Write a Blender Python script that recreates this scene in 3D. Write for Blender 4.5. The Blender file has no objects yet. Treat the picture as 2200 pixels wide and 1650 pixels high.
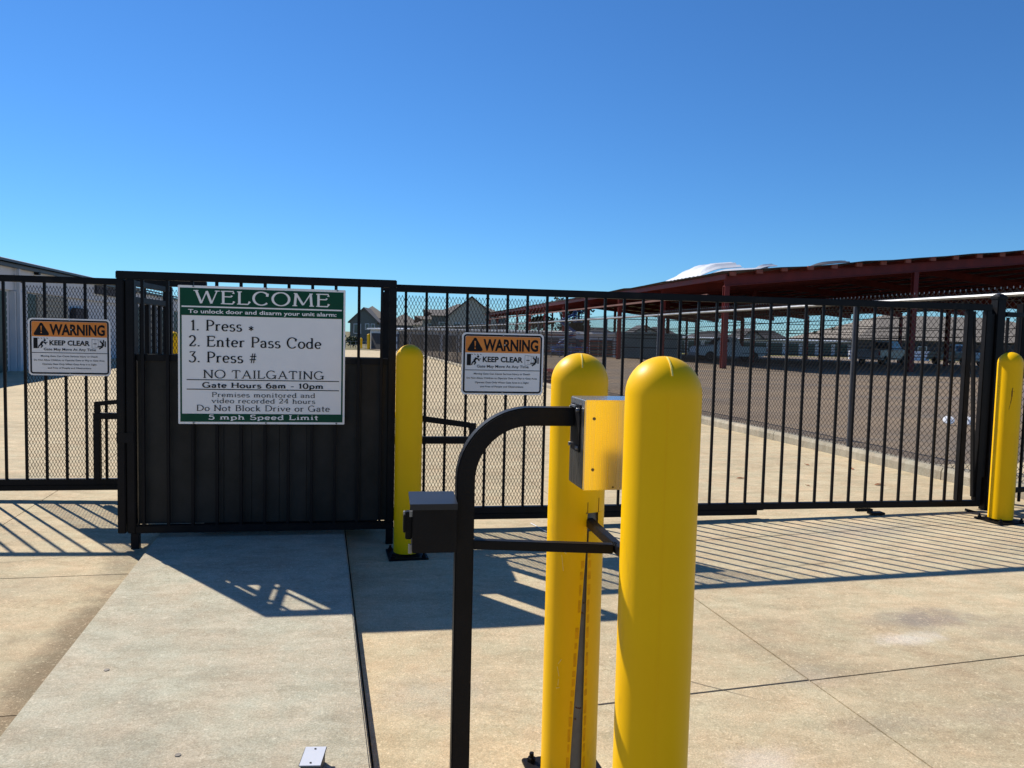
import bpy, bmesh, math, random
from mathutils import Vector, Matrix
random.seed(7)
SC = bpy.context.scene
COL = SC.collection
PI = math.pi

# ------------------------------------------------------------------ camera
cam_d = bpy.data.cameras.new('camera'); cam = bpy.data.objects.new('camera', cam_d); COL.objects.link(cam)
cam_d.sensor_width = 36.0; cam_d.lens = 27.0; cam_d.clip_start = 0.05; cam_d.clip_end = 3000
EYE = 1.46
pitch = math.atan(108/1650.); roll = math.atan(.024)
fw = Vector((0, math.cos(pitch), -math.sin(pitch))); rt = Vector((1, 0, 0)); up = rt.cross(fw)
rt2 = rt*math.cos(roll)+up*math.sin(roll); up2 = -rt*math.sin(roll)+up*math.cos(roll)
M = Matrix((rt2, up2, -fw)).transposed().to_4x4(); M.translation = Vector((0, 0, EYE))
cam.matrix_world = M
SC.camera = cam

# ------------------------------------------------------------------ world and sun
SUN_EL = math.radians(42.4); SUN_AZ = math.radians(-46.6)     # azimuth from +Y towards +X
w = bpy.data.worlds.new('World'); SC.world = w; w.use_nodes = True
nt = w.node_tree; nt.nodes.clear()
sky = nt.nodes.new('ShaderNodeTexSky'); sky.sky_type = 'NISHITA'; sky.sun_disc = False
sky.sun_elevation = SUN_EL; sky.sun_rotation = SUN_AZ
sky.altitude = 100; sky.air_density = 1.0; sky.dust_density = 0.0; sky.ozone_density = 7.0
bg = nt.nodes.new('ShaderNodeBackground'); bg.inputs[1].default_value = 0.073
wo = nt.nodes.new('ShaderNodeOutputWorld')
tint = nt.nodes.new('ShaderNodeMix'); tint.data_type = 'RGBA'; tint.blend_type = 'MULTIPLY'; tint.inputs[0].default_value = 1.0
tint.inputs[7].default_value = (.57, .96, 1.27, 1)          # deep, clear autumn blue over the whole dome
nt.links.new(sky.outputs[0], tint.inputs[6]); nt.links.new(tint.outputs[2], bg.inputs[0]); nt.links.new(bg.outputs[0], wo.inputs[0])
sd = bpy.data.lights.new('sun', 'SUN'); sd.energy = 5.0; sd.angle = math.radians(.53); sd.color = (1.0, .93, .82)
sun = bpy.data.objects.new('sun', sd); COL.objects.link(sun)
sdir = Vector((math.sin(SUN_AZ)*math.cos(SUN_EL), math.cos(SUN_AZ)*math.cos(SUN_EL), math.sin(SUN_EL)))
sun.rotation_euler = sdir.to_track_quat('Z', 'Y').to_euler()
sun.location = (-20, 20, 30)
vs = SC.view_settings; vs.view_transform = 'Standard'; vs.look = 'None'; vs.gamma = 1; vs.exposure = 0.4
vs.use_curve_mapping = False

# ------------------------------------------------------------------ materials
def nodes(m):
    m.use_nodes = True; n = m.node_tree; b = n.nodes['Principled BSDF']; return n, b
def setin(b, **k):
    for a, v in k.items():
        a = a.replace('_', ' ')
        if a in b.inputs: b.inputs[a].default_value = v
def mat(name, col, rough=.6, metal=0, var=.12, scale=6, bump=0, bscale=40, spec=.5, col2=None, detail=6, coat=0, space='Object', rvar=.08):
    m = bpy.data.materials.new(name); n, b = nodes(m)
    tc = n.nodes.new('ShaderNodeTexCoord'); no = n.nodes.new('ShaderNodeTexNoise'); no.inputs['Scale'].default_value = scale
    no.inputs['Detail'].default_value = detail; no.inputs['Roughness'].default_value = .62
    n.links.new(tc.outputs[space], no.inputs['Vector'])
    cr = n.nodes.new('ShaderNodeValToRGB'); cr.color_ramp.elements[0].position = .3; cr.color_ramp.elements[1].position = .7
    c2 = col2 if col2 else [min(1, c*(1+var)) for c in col]
    cr.color_ramp.elements[0].color = [*[c*(1-var) for c in col], 1] if not col2 else [*col, 1]
    cr.color_ramp.elements[1].color = [*c2, 1]
    n.links.new(no.outputs[0], cr.inputs[0]); n.links.new(cr.outputs[0], b.inputs['Base Color'])
    mr = n.nodes.new('ShaderNodeMapRange'); mr.inputs[3].default_value = max(.02, rough-rvar); mr.inputs[4].default_value = min(1, rough+rvar)
    n.links.new(no.outputs[0], mr.inputs[0]); n.links.new(mr.outputs[0], b.inputs['Roughness'])
    setin(b, Metallic=metal); b.inputs['Specular IOR Level'].default_value = spec
    if coat: b.inputs['Coat Weight'].default_value = coat; b.inputs['Coat Roughness'].default_value = .2
    if bump:
        n2 = n.nodes.new('ShaderNodeTexNoise'); n2.inputs['Scale'].default_value = bscale; n2.inputs['Detail'].default_value = 5
        n.links.new(tc.outputs[space], n2.inputs['Vector'])
        bp = n.nodes.new('ShaderNodeBump'); bp.inputs['Strength'].default_value = bump; bp.inputs['Distance'].default_value = .004
        n.links.new(n2.outputs[0], bp.inputs['Height']); n.links.new(bp.outputs[0], b.inputs['Normal'])
    return m

def concrete(name, light, dark, stain, s_big=.55, s_stain=.9, grain=.24, bump=.5, stains=()):
    """weathered broom-finished concrete: broad patches, dirt stains, fine aggregate, pitting"""
    m = bpy.data.materials.new(name); n, b = nodes(m); N = n.nodes; L = n.links
    tc = N.new('ShaderNodeTexCoord')
    gm = N.new('ShaderNodeNewGeometry')
    pos = gm.outputs['Position']
    def noise(sc, det=6, ro=.6, dist=0, vec=pos):
        q = N.new('ShaderNodeTexNoise'); q.inputs['Scale'].default_value = sc; q.inputs['Detail'].default_value = det
        q.inputs['Roughness'].default_value = ro; q.inputs['Distortion'].default_value = dist; L.new(vec, q.inputs['Vector']); return q.outputs[0]
    def ramp(f, a, c, ca=(0, 0, 0, 1), cb=(1, 1, 1, 1)):
        r = N.new('ShaderNodeValToRGB'); r.color_ramp.elements[0].position = a; r.color_ramp.elements[1].position = c
        r.color_ramp.elements[0].color = ca; r.color_ramp.elements[1].color = cb; L.new(f, r.inputs[0]); return r.outputs[0]
    def mix(f, a, c, t='MIX'):
        x = N.new('ShaderNodeMix'); x.data_type = 'RGBA'; x.blend_type = t
        if isinstance(f, float): x.inputs[0].default_value = f
        else: L.new(f, x.inputs[0])
        for s, v in ((6, a), (7, c)):
            if isinstance(v, tuple): x.inputs[s].default_value = v
            else: L.new(v, x.inputs[s])
        return x.outputs[2]
    big = ramp(noise(s_big, 8, .62, .4), .34, .66)
    c = mix(big, (*dark, 1), (*light, 1))
    st = ramp(noise(s_stain, 9, .68, .8), .54, .74)
    sm = N.new('ShaderNodeMath'); sm.operation = 'MULTIPLY'; sm.inputs[1].default_value = .55; L.new(st, sm.inputs[0])
    c = mix(sm.outputs[0], c, (*stain, 1))
    # pale worn patches
    pw = ramp(noise(2.3, 8, .7, .3), .60, .78)
    pm = N.new('ShaderNodeMath'); pm.operation = 'MULTIPLY'; pm.inputs[1].default_value = .35; L.new(pw, pm.inputs[0])
    c = mix(pm.outputs[0], c, tuple(min(1, x*1.18) for x in light)+(1,))
    # blotches the size of a hand, stretched along the broom direction
    mp0 = N.new('ShaderNodeMapping'); mp0.inputs['Rotation'].default_value = (0, 0, math.radians(-14)); mp0.inputs['Scale'].default_value = (3.2, 7.5, 1)
    L.new(pos, mp0.inputs['Vector'])
    bl = ramp(noise(1.0, 9, .72, .5, mp0.outputs[0]), .36, .66, (.80, .785, .75, 1), (1.07, 1.07, 1.06, 1))
    c = mix(1.0, c, bl, 'MULTIPLY')
    for (sx_, sy_, rx_, ry_, colr, amt) in stains:      # spills and worn spots, each where it lies on the slab
        mq = N.new('ShaderNodeMapping'); mq.vector_type = 'TEXTURE'; mq.inputs['Location'].default_value = (sx_, sy_, 0); mq.inputs['Rotation'].default_value = (0, 0, .24)
        mq.inputs['Scale'].default_value = (rx_, ry_, 1e3); L.new(pos, mq.inputs['Vector'])
        ln = N.new('ShaderNodeVectorMath'); ln.operation = 'LENGTH'; L.new(mq.outputs[0], ln.inputs[0])
        nz = noise(5.5, 9, .75, .4); ma = N.new('ShaderNodeMath'); ma.operation = 'MULTIPLY_ADD'; ma.inputs[1].default_value = 1.5; L.new(nz, ma.inputs[0]); L.new(ln.outputs['Value'], ma.inputs[2])
        mrr = N.new('ShaderNodeMapRange'); mrr.interpolation_type = 'SMOOTHSTEP'; mrr.inputs[1].default_value = .85; mrr.inputs[2].default_value = 1.75; mrr.inputs[3].default_value = amt; mrr.inputs[4].default_value = 0
        L.new(ma.outputs[0], mrr.inputs[0]); c = mix(mrr.outputs[0], c, (*colr, 1))
    mid = noise(17, 6, .75)
    c = mix(ramp(mid, .35, .7), c, mix(.5, c, mix(1.0, c, (.78, .76, .72, 1), 'MULTIPLY')))
    # flaked surface: small pale and brown chips of paste, thicker in some areas
    fl = noise(38, 7, .78, .6)
    area = ramp(noise(1.7, 4, .6), .40, .62)
    chips = ramp(fl, .53, .60); cm = N.new('ShaderNodeMath'); cm.operation = 'MULTIPLY'; L.new(chips, cm.inputs[0]); L.new(area, cm.inputs[1])
    cm2 = N.new('ShaderNodeMath'); cm2.operation = 'MULTIPLY'; cm2.inputs[1].default_value = .55; L.new(cm.outputs[0], cm2.inputs[0])
    c = mix(cm2.outputs[0], c, mix(1.0, c, (.66, .62, .56, 1), 'MULTIPLY'))
    pale = ramp(noise(52, 6, .8, .3), .56, .63); pm2 = N.new('ShaderNodeMath'); pm2.operation = 'MULTIPLY'; pm2.inputs[1].default_value = .45; L.new(pale, pm2.inputs[0])
    c = mix(pm2.outputs[0], c, tuple(min(.9, x*1.35+.03) for x in light)+(1,))
    hue = ramp(noise(4.5, 5, .7), .35, .65, (1.05, .985, .93, 1), (.96, 1.0, .98, 1)); c = mix(1.0, c, hue, 'MULTIPLY')
    fine = noise(160, 3, .7)
    fr = ramp(fine, .38, .62, (1-grain, 1-grain, 1-grain, 1), (1+grain*.4,)*3+(1,))
    c = mix(1.0, c, fr, 'MULTIPLY')
    # dark pits and grit specks
    vo = N.new('ShaderNodeTexVoronoi'); vo.inputs['Scale'].default_value = 21; vo.inputs['Randomness'].default_value = 1; L.new(pos, vo.inputs['Vector'])
    sp = ramp(vo.outputs['Distance'], .035, .06, (.32, .30, .27, 1), (1, 1, 1, 1))
    c = mix(ramp(noise(3.1, 3), .5, .62), c, mix(1.0, c, sp, 'MULTIPLY'))
    L.new(c, b.inputs['Base Color']); b.inputs['Roughness'].default_value = .93; b.inputs['Specular IOR Level'].default_value = .22
    ad = N.new('ShaderNodeMath'); ad.operation = 'MULTIPLY_ADD'; ad.inputs[1].default_value = 1.0; L.new(fine, ad.inputs[0]); L.new(fl, ad.inputs[2])
    # broom lines
    mp = N.new('ShaderNodeMapping'); mp.inputs['Rotation'].default_value = (0, 0, math.radians(-14)); mp.inputs['Scale'].default_value = (3, 130, 1)
    L.new(pos, mp.inputs['Vector']); br = noise(1.0, 3, .6, 0, mp.outputs[0])
    a2 = N.new('ShaderNodeMath'); a2.operation = 'MULTIPLY_ADD'; a2.inputs[1].default_value = .6; L.new(br, a2.inputs[0]); L.new(ad.outputs[0], a2.inputs[2])
    bp = N.new('ShaderNodeBump'); bp.inputs['Strength'].default_value = bump; bp.inputs['Distance'].default_value = .004
    L.new(a2.outputs[0], bp.inputs['Height']); L.new(bp.outputs[0], b.inputs['Normal'])
    return m

MT = {}
STAINS = [(2.15, 3.88, .42, .20, (.25, .215, .195), .75), (2.6, 3.75, .5, .25, (.33, .28, .21), .5), (1.93, 3.62, .28, .10, (.70, .66, .60), .6),
          (1.32, 3.2, .22, .16, (.40, .34, .27), .55), (1.42, 2.8, .35, .12, (.36, .29, .21), .55), (2.0, 2.9, .45, .14, (.37, .31, .23), .5), (1.75, 2.45, .25, .08, (.70, .66, .60), .5),
          (2.6, 5.7, .8, .3, (.40, .35, .29), .5), (-2.7, 4.1, .5, .3, (.42, .35, .25), .4), (-1.93, 3.2, .20, 1.6, (.20, .155, .10), .85), (-2.35, 4.6, .16, .7, (.26, .21, .15), .6), (.9, 2.55, .22, .16, (.68, .63, .58), .45), (-.3, 3.0, .4, .3, (.46, .40, .33), .4), (-3.3, 6.1, .6, .12, (.55, .36, .22), .45)]
MT['concrete'] = concrete('weathered_concrete', (.65, .545, .375), (.52, .435, .30), (.27, .22, .155), stains=STAINS)
MT['pad'] = concrete('pad_concrete', (.555, .515, .41), (.45, .42, .34), (.29, .275, .225), s_big=.9, s_stain=1.4)
MT['kerb'] = concrete('kerb_concrete', (.50, .46, .38), (.36, .33, .27), (.18, .165, .13), s_big=1.2, s_stain=2.0)
MT['joint'] = mat('joint_dirt', (.06, .05, .04), .95, var=.3, scale=20)
MT['asphalt'] = mat('worn_asphalt', (.13, .10, .074), .95, col2=(.25, .185, .12), scale=.35, bump=.7, bscale=70, spec=.2, detail=12)
def weather_lot(m):
    n, b = nodes(m); N = n.nodes; L = n.links; src = b.inputs['Base Color'].links[0].from_socket; gm = N.new('ShaderNodeNewGeometry')
    def nz(vec_scale, rot, det, ro=.7):
        mp = N.new('ShaderNodeMapping'); mp.inputs['Rotation'].default_value = (0, 0, rot); mp.inputs['Scale'].default_value = vec_scale; L.new(gm.outputs['Position'], mp.inputs[0])
        q = N.new('ShaderNodeTexNoise'); q.inputs['Scale'].default_value = 1; q.inputs['Detail'].default_value = det; q.inputs['Roughness'].default_value = ro; L.new(mp.outputs[0], q.inputs['Vector']); return q.outputs[0]
    def mulmix(f, lo, hi, amt, colr):
        global_ = None
        mr = N.new('ShaderNodeMapRange'); mr.interpolation_type = 'SMOOTHSTEP'; mr.inputs[1].default_value = lo; mr.inputs[2].default_value = hi; mr.inputs[4].default_value = amt; L.new(f, mr.inputs[0])
        x = N.new('ShaderNodeMix'); x.data_type = 'RGBA'; L.new(mr.outputs[0], x.inputs[0]); L.new(cur[0], x.inputs[6]); x.inputs[7].default_value = (*colr, 1); cur[0] = x.outputs[2]
    cur = [src]
    mulmix(nz((.09, .38, 1), -.2, 8), .50, .60, .55, (.125, .115, .105))       # grey wheel lanes across the brown lot
    mulmix(nz((2.5, 2.5, 1), 0, 9, .8), .56, .66, .55, (.27, .22, .16))      # pale gravel
    mulmix(nz((14, 14, 1), 0, 6, .8), .55, .63, .6, (.05, .042, .035))       # dark grit
    mulmix(nz((60, 60, 1), 0, 3, .8), .58, .66, .5, (.34, .30, .25))
    L.new(cur[0], b.inputs['Base Color'])
weather_lot(MT['asphalt'])
MT['earth'] = mat('dry_earth_grass', (.12, .11, .055), .95, col2=(.21, .18, .10), scale=.12, spec=.1, detail=10)
MT['black'] = mat('black_gloss_paint', (.0055, .0055, .007), .46, var=.4, scale=9, bump=.15, bscale=120, spec=.14)
MT['blackflat'] = mat('black_satin_sheet', (.019, .018, .016), .55, var=.5, scale=3.5, bump=.1, bscale=30, spec=.22)
MT['mesh'] = mat('black_mesh_wire', (.009, .008, .008), .6, var=.2, spec=.2)
MT['yellow'] = mat('yellow_plastic_sleeve', (.86, .468, .0), .42, col2=(.89, .52, .0), scale=2.2, bump=.06, bscale=25, spec=.16, rvar=.06)
def grime(m, colr, amt, scl=(9, 9, 2.2), lo=.56, hi=.74):
    n, b = nodes(m); N = n.nodes; L = n.links; src = b.inputs['Base Color'].links[0].from_socket
    tc = N.new('ShaderNodeTexCoord'); mp = N.new('ShaderNodeMapping'); mp.inputs['Scale'].default_value = scl; L.new(tc.outputs['Object'], mp.inputs[0])
    no = N.new('ShaderNodeTexNoise'); no.inputs['Scale'].default_value = 1; no.inputs['Detail'].default_value = 9; no.inputs['Roughness'].default_value = .7; L.new(mp.outputs[0], no.inputs['Vector'])
    mr = N.new('ShaderNodeMapRange'); mr.interpolation_type = 'SMOOTHSTEP'; mr.inputs[1].default_value = lo; mr.inputs[2].default_value = hi; mr.inputs[4].default_value = amt; L.new(no.outputs[0], mr.inputs[0])
    x = N.new('ShaderNodeMix'); x.data_type = 'RGBA'; L.new(mr.outputs[0], x.inputs[0]); L.new(src, x.inputs[6]); x.inputs[7].default_value = (*colr, 1); L.new(x.outputs[2], b.inputs['Base Color'])
grime(MT['yellow'], (.34, .21, .03), .45)
grime(MT['blackflat'], (.035, .031, .025), .6, (3, 3, 1.2), .45, .75)
grime(MT['black'], (.03, .026, .02), .5, (6, 6, 2), .55, .8)
MT['tape'] = mat('faded_orange_residue', (.72, .34, .0), .75, var=.2, scale=30, spec=.2)
MT['scratch'] = mat('scratch_pale', (.85, .68, .18), .8, var=.1, spec=.1)
MT['crack'] = mat('crack_dark_red', (.10, .02, .01), .9, var=.2)
MT['pipe'] = mat('grey_primed_pipe', (.13, .13, .12), .7, var=.25, scale=12)
MT['rust'] = mat('rust', (.09, .03, .015), .9, var=.4, scale=40)
MT['white'] = mat('sign_white_face', (.86, .83, .80), .35, var=.03, scale=5, spec=.4)
MT['whitepaint'] = mat('white_paint', (.78, .79, .80), .5, var=.04, scale=8)
MT['green'] = mat('sign_green', (.001, .06, .03), .5, spec=.2, var=.15, scale=4)
MT['ink'] = mat('sign_black_ink', (.007, .007, .009), .55, var=.1, spec=.2)
MT['orange'] = mat('sign_orange', (.80, .24, .02), .4, var=.06, scale=7)
MT['galv'] = mat('galvanised_pipe', (.22, .225, .235), .45, metal=.85, var=.25, scale=14, spec=.4)
MT['darkgalv'] = mat('weathered_dark_pipe', (.05, .053, .06), .5, metal=.2, var=.3, scale=14, spec=.4)
MT['chain'] = mat('weathered_chain_wire', (.045, .042, .04), .55, metal=.3, var=.3, scale=14, spec=.5)
MT['alu'] = mat('aluminium_back', (.5, .5, .5), .4, metal=.8)
MT['red'] = mat('red_oxide_steel', (.19, .024, .018), .62, var=.3, scale=1.2, spec=.3)
MT['redlight'] = mat('faded_red_steel', (.36, .10, .06), .7, var=.25, scale=3, spec=.25)
MT['roofsheet'] = mat('dull_roof_sheet', (.20, .19, .19), .55, metal=.3, var=.25, scale=1.3)
MT['whitesheet'] = mat('white_roof_sheet', (.62, .64, .67), .4, metal=.0, var=.06, scale=2)
MT['wallwhite'] = mat('pale_metal_wall', (.55, .55, .56), .6, var=.08, scale=1)
MT['doorgreen'] = mat('dark_green_door', (.015, .055, .045), .5, var=.2, scale=2)
MT['doortan'] = mat('tan_door', (.30, .27, .21), .6, var=.1, scale=2)
MT['roofgrey'] = mat('shingle_grey', (.14, .125, .115), .9, var=.25, scale=3)
MT['rooftan'] = mat('shingle_tan', (.19, .165, .135), .9, var=.2, scale=2)
MT['roofdark'] = mat('shingle_dark', (.045, .045, .05), .9, var=.3, scale=3)
MT['sidingolive'] = mat('olive_siding', (.13, .145, .13), .8, var=.1, scale=2)
MT['sidingbeige'] = mat('beige_siding', (.44, .41, .33), .8, var=.1, scale=2)
MT['glass'] = mat('dark_glass', (.03, .04, .05), .08, var=.1, spec=.8)
MT['blue'] = mat('blue_machine_paint', (.02, .09, .32), .45, var=.15, scale=5)
MT['tyre'] = mat('tyre_rubber', (.02, .02, .02), .85, var=.2)
MT['silver'] = mat('silver_car_paint', (.32, .34, .37), .3, metal=.4, var=.06, scale=2)
MT['carwhite'] = mat('white_car_paint', (.72, .73, .74), .3, var=.04, scale=2)
MT['redlamp'] = mat('red_lamp', (.35, .02, .01), .25)
MT['leaf'] = mat('tree_leaf', (.035, .055, .018), .7, var=.5, scale=2.0)
MT['bark'] = mat('bark', (.09, .065, .045), .9, var=.3, scale=8)
MT['dryleaf'] = mat('dry_leaf', (.30, .11, .04), .8, var=.3, scale=30)
MT['plastic'] = mat('pale_plastic', (.50, .53, .60), .45, var=.03)
MT['coin'] = mat('old_metal_disc', (.12, .11, .10), .6, metal=.6)
MT['gutter'] = mat('dark_gutter', (.03, .04, .055), .5)
MT['lid'] = mat('glossy_black_lid', (.004, .007, .014), .42, spec=.4, var=.2)
MT['redpale'] = mat('dusty_red_channel', (.15, .07, .055), .7, var=.2, scale=3, spec=.2)

def brushed():
    m = bpy.data.materials.new('brushed_stainless'); n, b = nodes(m)
    tc = n.nodes.new('ShaderNodeTexCoord'); mp = n.nodes.new('ShaderNodeMapping'); mp.inputs['Scale'].default_value = (260, 260, 3)
    no = n.nodes.new('ShaderNodeTexNoise'); no.inputs['Scale'].default_value = 1.0; no.inputs['Detail'].default_value = 4
    n.links.new(tc.outputs['Object'], mp.inputs[0]); n.links.new(mp.outputs[0], no.inputs['Vector'])
    mr = n.nodes.new('ShaderNodeMapRange'); mr.inputs[3].default_value = .22; mr.inputs[4].default_value = .34
    n.links.new(no.outputs[0], mr.inputs[0]); n.links.new(mr.outputs[0], b.inputs['Roughness'])
    bp = n.nodes.new('ShaderNodeBump'); bp.inputs['Strength'].default_value = .03; bp.inputs['Distance'].default_value = .0003
    n.links.new(no.outputs[0], bp.inputs['Height']); n.links.new(bp.outputs[0], b.inputs['Normal'])
    setin(b, Metallic=1.0); b.inputs['Base Color'].default_value = (.66, .65, .63, 1)
    return m
MT['steel'] = brushed()

# ------------------------------------------------------------------ mesh helpers
class MB:
    def __init__(s): s.v = []; s.f = []; s.sm = []
    def quad(s, a, b, c, d):
        i = len(s.v); s.v += [tuple(a), tuple(b), tuple(c), tuple(d)]; s.f.append((i, i+1, i+2, i+3)); return s
    def poly(s, pts):
        i = len(s.v); s.v += [tuple(p) for p in pts]; s.f.append(tuple(range(i, i+len(pts)))); return s
    def box(s, x0, x1, y0, y1, z0, z1):
        i = len(s.v)
        s.v += [(x0, y0, z0), (x1, y0, z0), (x1, y1, z0), (x0, y1, z0), (x0, y0, z1), (x1, y0, z1), (x1, y1, z1), (x0, y1, z1)]
        s.f += [tuple(i+k for k in q) for q in ((0, 3, 2, 1), (4, 5, 6, 7), (0, 1, 5, 4), (1, 2, 6, 5), (2, 3, 7, 6), (3, 0, 4, 7))]
        return s
    def bar(s, p, q, w, h=None, n=4, up=None, cap=True, rot=PI/4):
        """bar between p and q. n==4: rectangular w x h, else round of radius w"""
        p = Vector(p); q = Vector(q); d = (q-p).normalized()
        u = Vector(up) if up is not None else (Vector((0, 0, 1)) if abs(d.z) < .95 else Vector((0, 1, 0)))
        a = d.cross(u).normalized(); b = a.cross(d).normalized()
        i = len(s.v)
        if n == 4 and h is not None:
            off = [(-w/2, -h/2), (w/2, -h/2), (w/2, h/2), (-w/2, h/2)]
        else:
            off = [(w*math.cos(2*PI*k/n+rot), w*math.sin(2*PI*k/n+rot)) for k in range(n)]
        m = len(off)
        for c in (p, q):
            for (ox, oy) in off: s.v.append(tuple(c+a*ox+b*oy))
        for k in range(m): s.f.append((i+k, i+(k+1) % m, i+m+(k+1) % m, i+m+k))
        if cap:
            s.f.append(tuple(i+k for k in reversed(range(m)))); s.f.append(tuple(i+m+k for k in range(m)))
        return s
    def lathe(s, prof, n=32, cx=0, cy=0, a0=0):
        i = len(s.v); k = len(prof)
        for (r, z) in prof:
            for j in range(n):
                t = a0+2*PI*j/n; s.v.append((cx+r*math.cos(t), cy+r*math.sin(t), z))
        for a in range(k-1):
            for j in range(n):
                s.f.append((i+a*n+j, i+a*n+(j+1) % n, i+(a+1)*n+(j+1) % n, i+(a+1)*n+j))
        if prof[-1][0] > 1e-5: s.f.append(tuple(i+(k-1)*n+j for j in range(n)))
        if prof[0][0] > 1e-5: s.f.append(tuple(i+j for j in reversed(range(n))))
        return s
    def mesh(s, name, bev=0, smooth=False, segs=2):
        me = bpy.data.meshes.new(name); me.from_pydata(s.v, [], s.f)
        bm = bmesh.new(); bm.from_mesh(me)
        if smooth or bev: bmesh.ops.remove_doubles(bm, verts=bm.verts, dist=1e-5)
        bmesh.ops.recalc_face_normals(bm, faces=bm.faces)
        if bev:
            ed = [e for e in bm.edges if len(e.link_faces) == 2 and e.calc_face_angle(0) > .6]
            bmesh.ops.bevel(bm, geom=ed, offset=bev, segments=segs, affect='EDGES', clamp_overlap=True)
        bm.to_mesh(me); bm.free()
        if smooth:
            for p in me.polygons: p.use_smooth = True
            me.set_sharp_from_angle(angle=math.radians(38))
        return me

def thing(name, label, cat, loc=(0, 0, 0), rz=0, group=None, kind=None):
    o = bpy.data.objects.new(name, None); COL.objects.link(o); o.location = loc; o.rotation_euler = (0, 0, rz)
    o.empty_display_size = .1
    if label: o['label'] = label
    if cat: o['category'] = cat
    if group: o['group'] = group
    if kind: o['kind'] = kind
    return o
def part(name, me, m, parent=None, loc=(0, 0, 0), rot=(0, 0, 0), kind=None, label=None, bev=0, smooth=False):
    if isinstance(me, MB): me = me.mesh(name, bev, smooth)
    if m is not None and not me.materials: me.materials.append(MT[m] if isinstance(m, str) else m)
    o = bpy.data.objects.new(name, me); COL.objects.link(o); o.parent = parent; o.location = loc; o.rotation_euler = rot
    if kind: o['kind'] = kind
    if label: o['label'] = label
    return o
def tag(o, label, cat, group=None, kind=None):
    if label: o['label'] = label
    if cat: o['category'] = cat
    if group: o['group'] = group
    if kind: o['kind'] = kind
    return o

# ------------------------------------------------------------------ terrain
def interp(x, xs, ys):
    if x <= xs[0]: return ys[0]
    for a in range(len(xs)-1):
        if x <= xs[a+1]:
            t = (x-xs[a])/(xs[a+1]-xs[a]); return ys[a]+t*(ys[a+1]-ys[a])
    return ys[-1]
def G(x, y):
    s = .018*min(max(x, 0), 5)+.018*min(max(-x-2.4, 0), 3)
    return s+interp(y, [10, 48, 110, 200, 700], [0, -.17, -1.2, -2.0, -2.2])

PSI = math.radians(14.0); PO = Vector((1.29, 3.17, 0))
PU = Vector((math.cos(PSI), math.sin(PSI), 0)); PV = Vector((-math.sin(PSI), math.cos(PSI), 0))
def pav(u, v): p = PO+PU*u+PV*v; return p.x, p.y
PHI = math.atan(.1655); GO = Vector((0, 5.731, 0))
GU = Vector((math.cos(PHI), math.sin(PHI), 0)); GV = Vector((-math.sin(PHI), math.cos(PHI), 0))
def gat(u, v, z=0): p = GO+GU*u+GV*v; return Vector((p.x, p.y, z))

def axis(stops):
    out = []
    for (a, b, st) in stops:
        n = max(1, round((b-a)/st)); out += [a+(b-a)*k/n for k in range(n)]
    out.append(stops[-1][1]); return out
def sheet(name, xs, ys, zf, m, mapf=lambda x, y: (x, y)):
    b = MB()
    for y in ys:
        for x in xs:
            X, Y = mapf(x, y); b.v.append((X, Y, zf(X, Y)))
    nx = len(xs)
    for j in range(len(ys)-1):
        for i in range(nx-1): b.f.append((j*nx+i, j*nx+i+1, (j+1)*nx+i+1, (j+1)*nx+i))
    return b

g = sheet('ground', axis([(-900, -60, 60), (-60, 60, 4), (60, 900, 60)]), axis([(-60, 0, 10), (0, 220, 4), (220, 1600, 60)]), lambda x, y: G(x, y)-.07, 'earth')
tag(part('ground', g, 'earth'), None, None, kind='structure')
# asphalt storage lot right of the kerb
lot = sheet('asphalt_lot', axis([(4.26, 20, 1.5), (20, 95, 5)]), axis([(2.6, 60, 2), (60, 118, 4)]), lambda x, y: G(x, y)-.01, 'asphalt', pav)
tag(part('asphalt_lot', lot, 'asphalt'), None, None, kind='structure')

# concrete pavement panels with real joints
pv_base = sheet('pavement', axis([(-16.8, 4.2, .7), (4.2, 9, .8)]), axis([(-11, 4.5, .8)]), lambda x, y: G(x, y)-.022, 'joint', pav)
pavement = tag(part('concrete_pavement', pv_base, 'joint'), None, None, kind='structure')
b = sheet('joint_bed', axis([(-30, 4.1, 3)]), axis([(4.5, 80, 3)]), lambda x, y: G(x, y)-.022, 'joint', pav)
part('joint_bed', b, 'joint', pavement)
JG = .0035
def slab(u0, u1, v0, v1, gap=JG):
    u0 += gap; u1 -= gap; v0 += gap; v1 -= gap
    nu = max(1, math.ceil((u1-u0)/.7)); nv = max(1, math.ceil((v1-v0)/.7)); b = MB()
    us = [u0+(u1-u0)*k/nu for k in range(nu+1)]; vv = [v0+(v1-v0)*k/nv for k in range(nv+1)]
    dz = random.uniform(-.0015, .0015)
    for lay in (0, -.02):
        for v in vv:
            for u in us: X, Y = pav(u, v); b.v.append((X, Y, G(X, Y)+lay+dz))
    n = nu+1
    for j in range(nv):
        for i in range(nu): b.f.append((j*n+i, j*n+i+1, (j+1)*n+i+1, (j+1)*n+i))
    o = n*(nv+1)
    for i in range(nu):
        b.f.append((i+1, i, o+i, o+i+1)); k = nv*n; b.f.append((k+i, k+i+1, o+k+i+1, o+k+i))
    for j in range(nv):
        b.f.append((j*n, (j+1)*n, o+(j+1)*n, o+j*n)); b.f.append(((j+1)*n+nu, j*n+nu, o+j*n+nu, o+(j+1)*n+nu))
    part('slab', b, 'concrete', pavement)
def rows(u0, u1, vs_, gap=JG):
    for a, c in zip(vs_[:-1], vs_[1:]): slab(u0, u1, a, c, gap)
far = [9.2, 12.8, 16.4, 20, 25, 30, 36, 42, 50, 60, 80]
rows(.004, 4.12, [-9, -4.6, 0, 1.46, 2.13, 5.62]+far)
rows(-1.84, 0, [-9, -5.2, 2.06, 5.62]+far)
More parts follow.
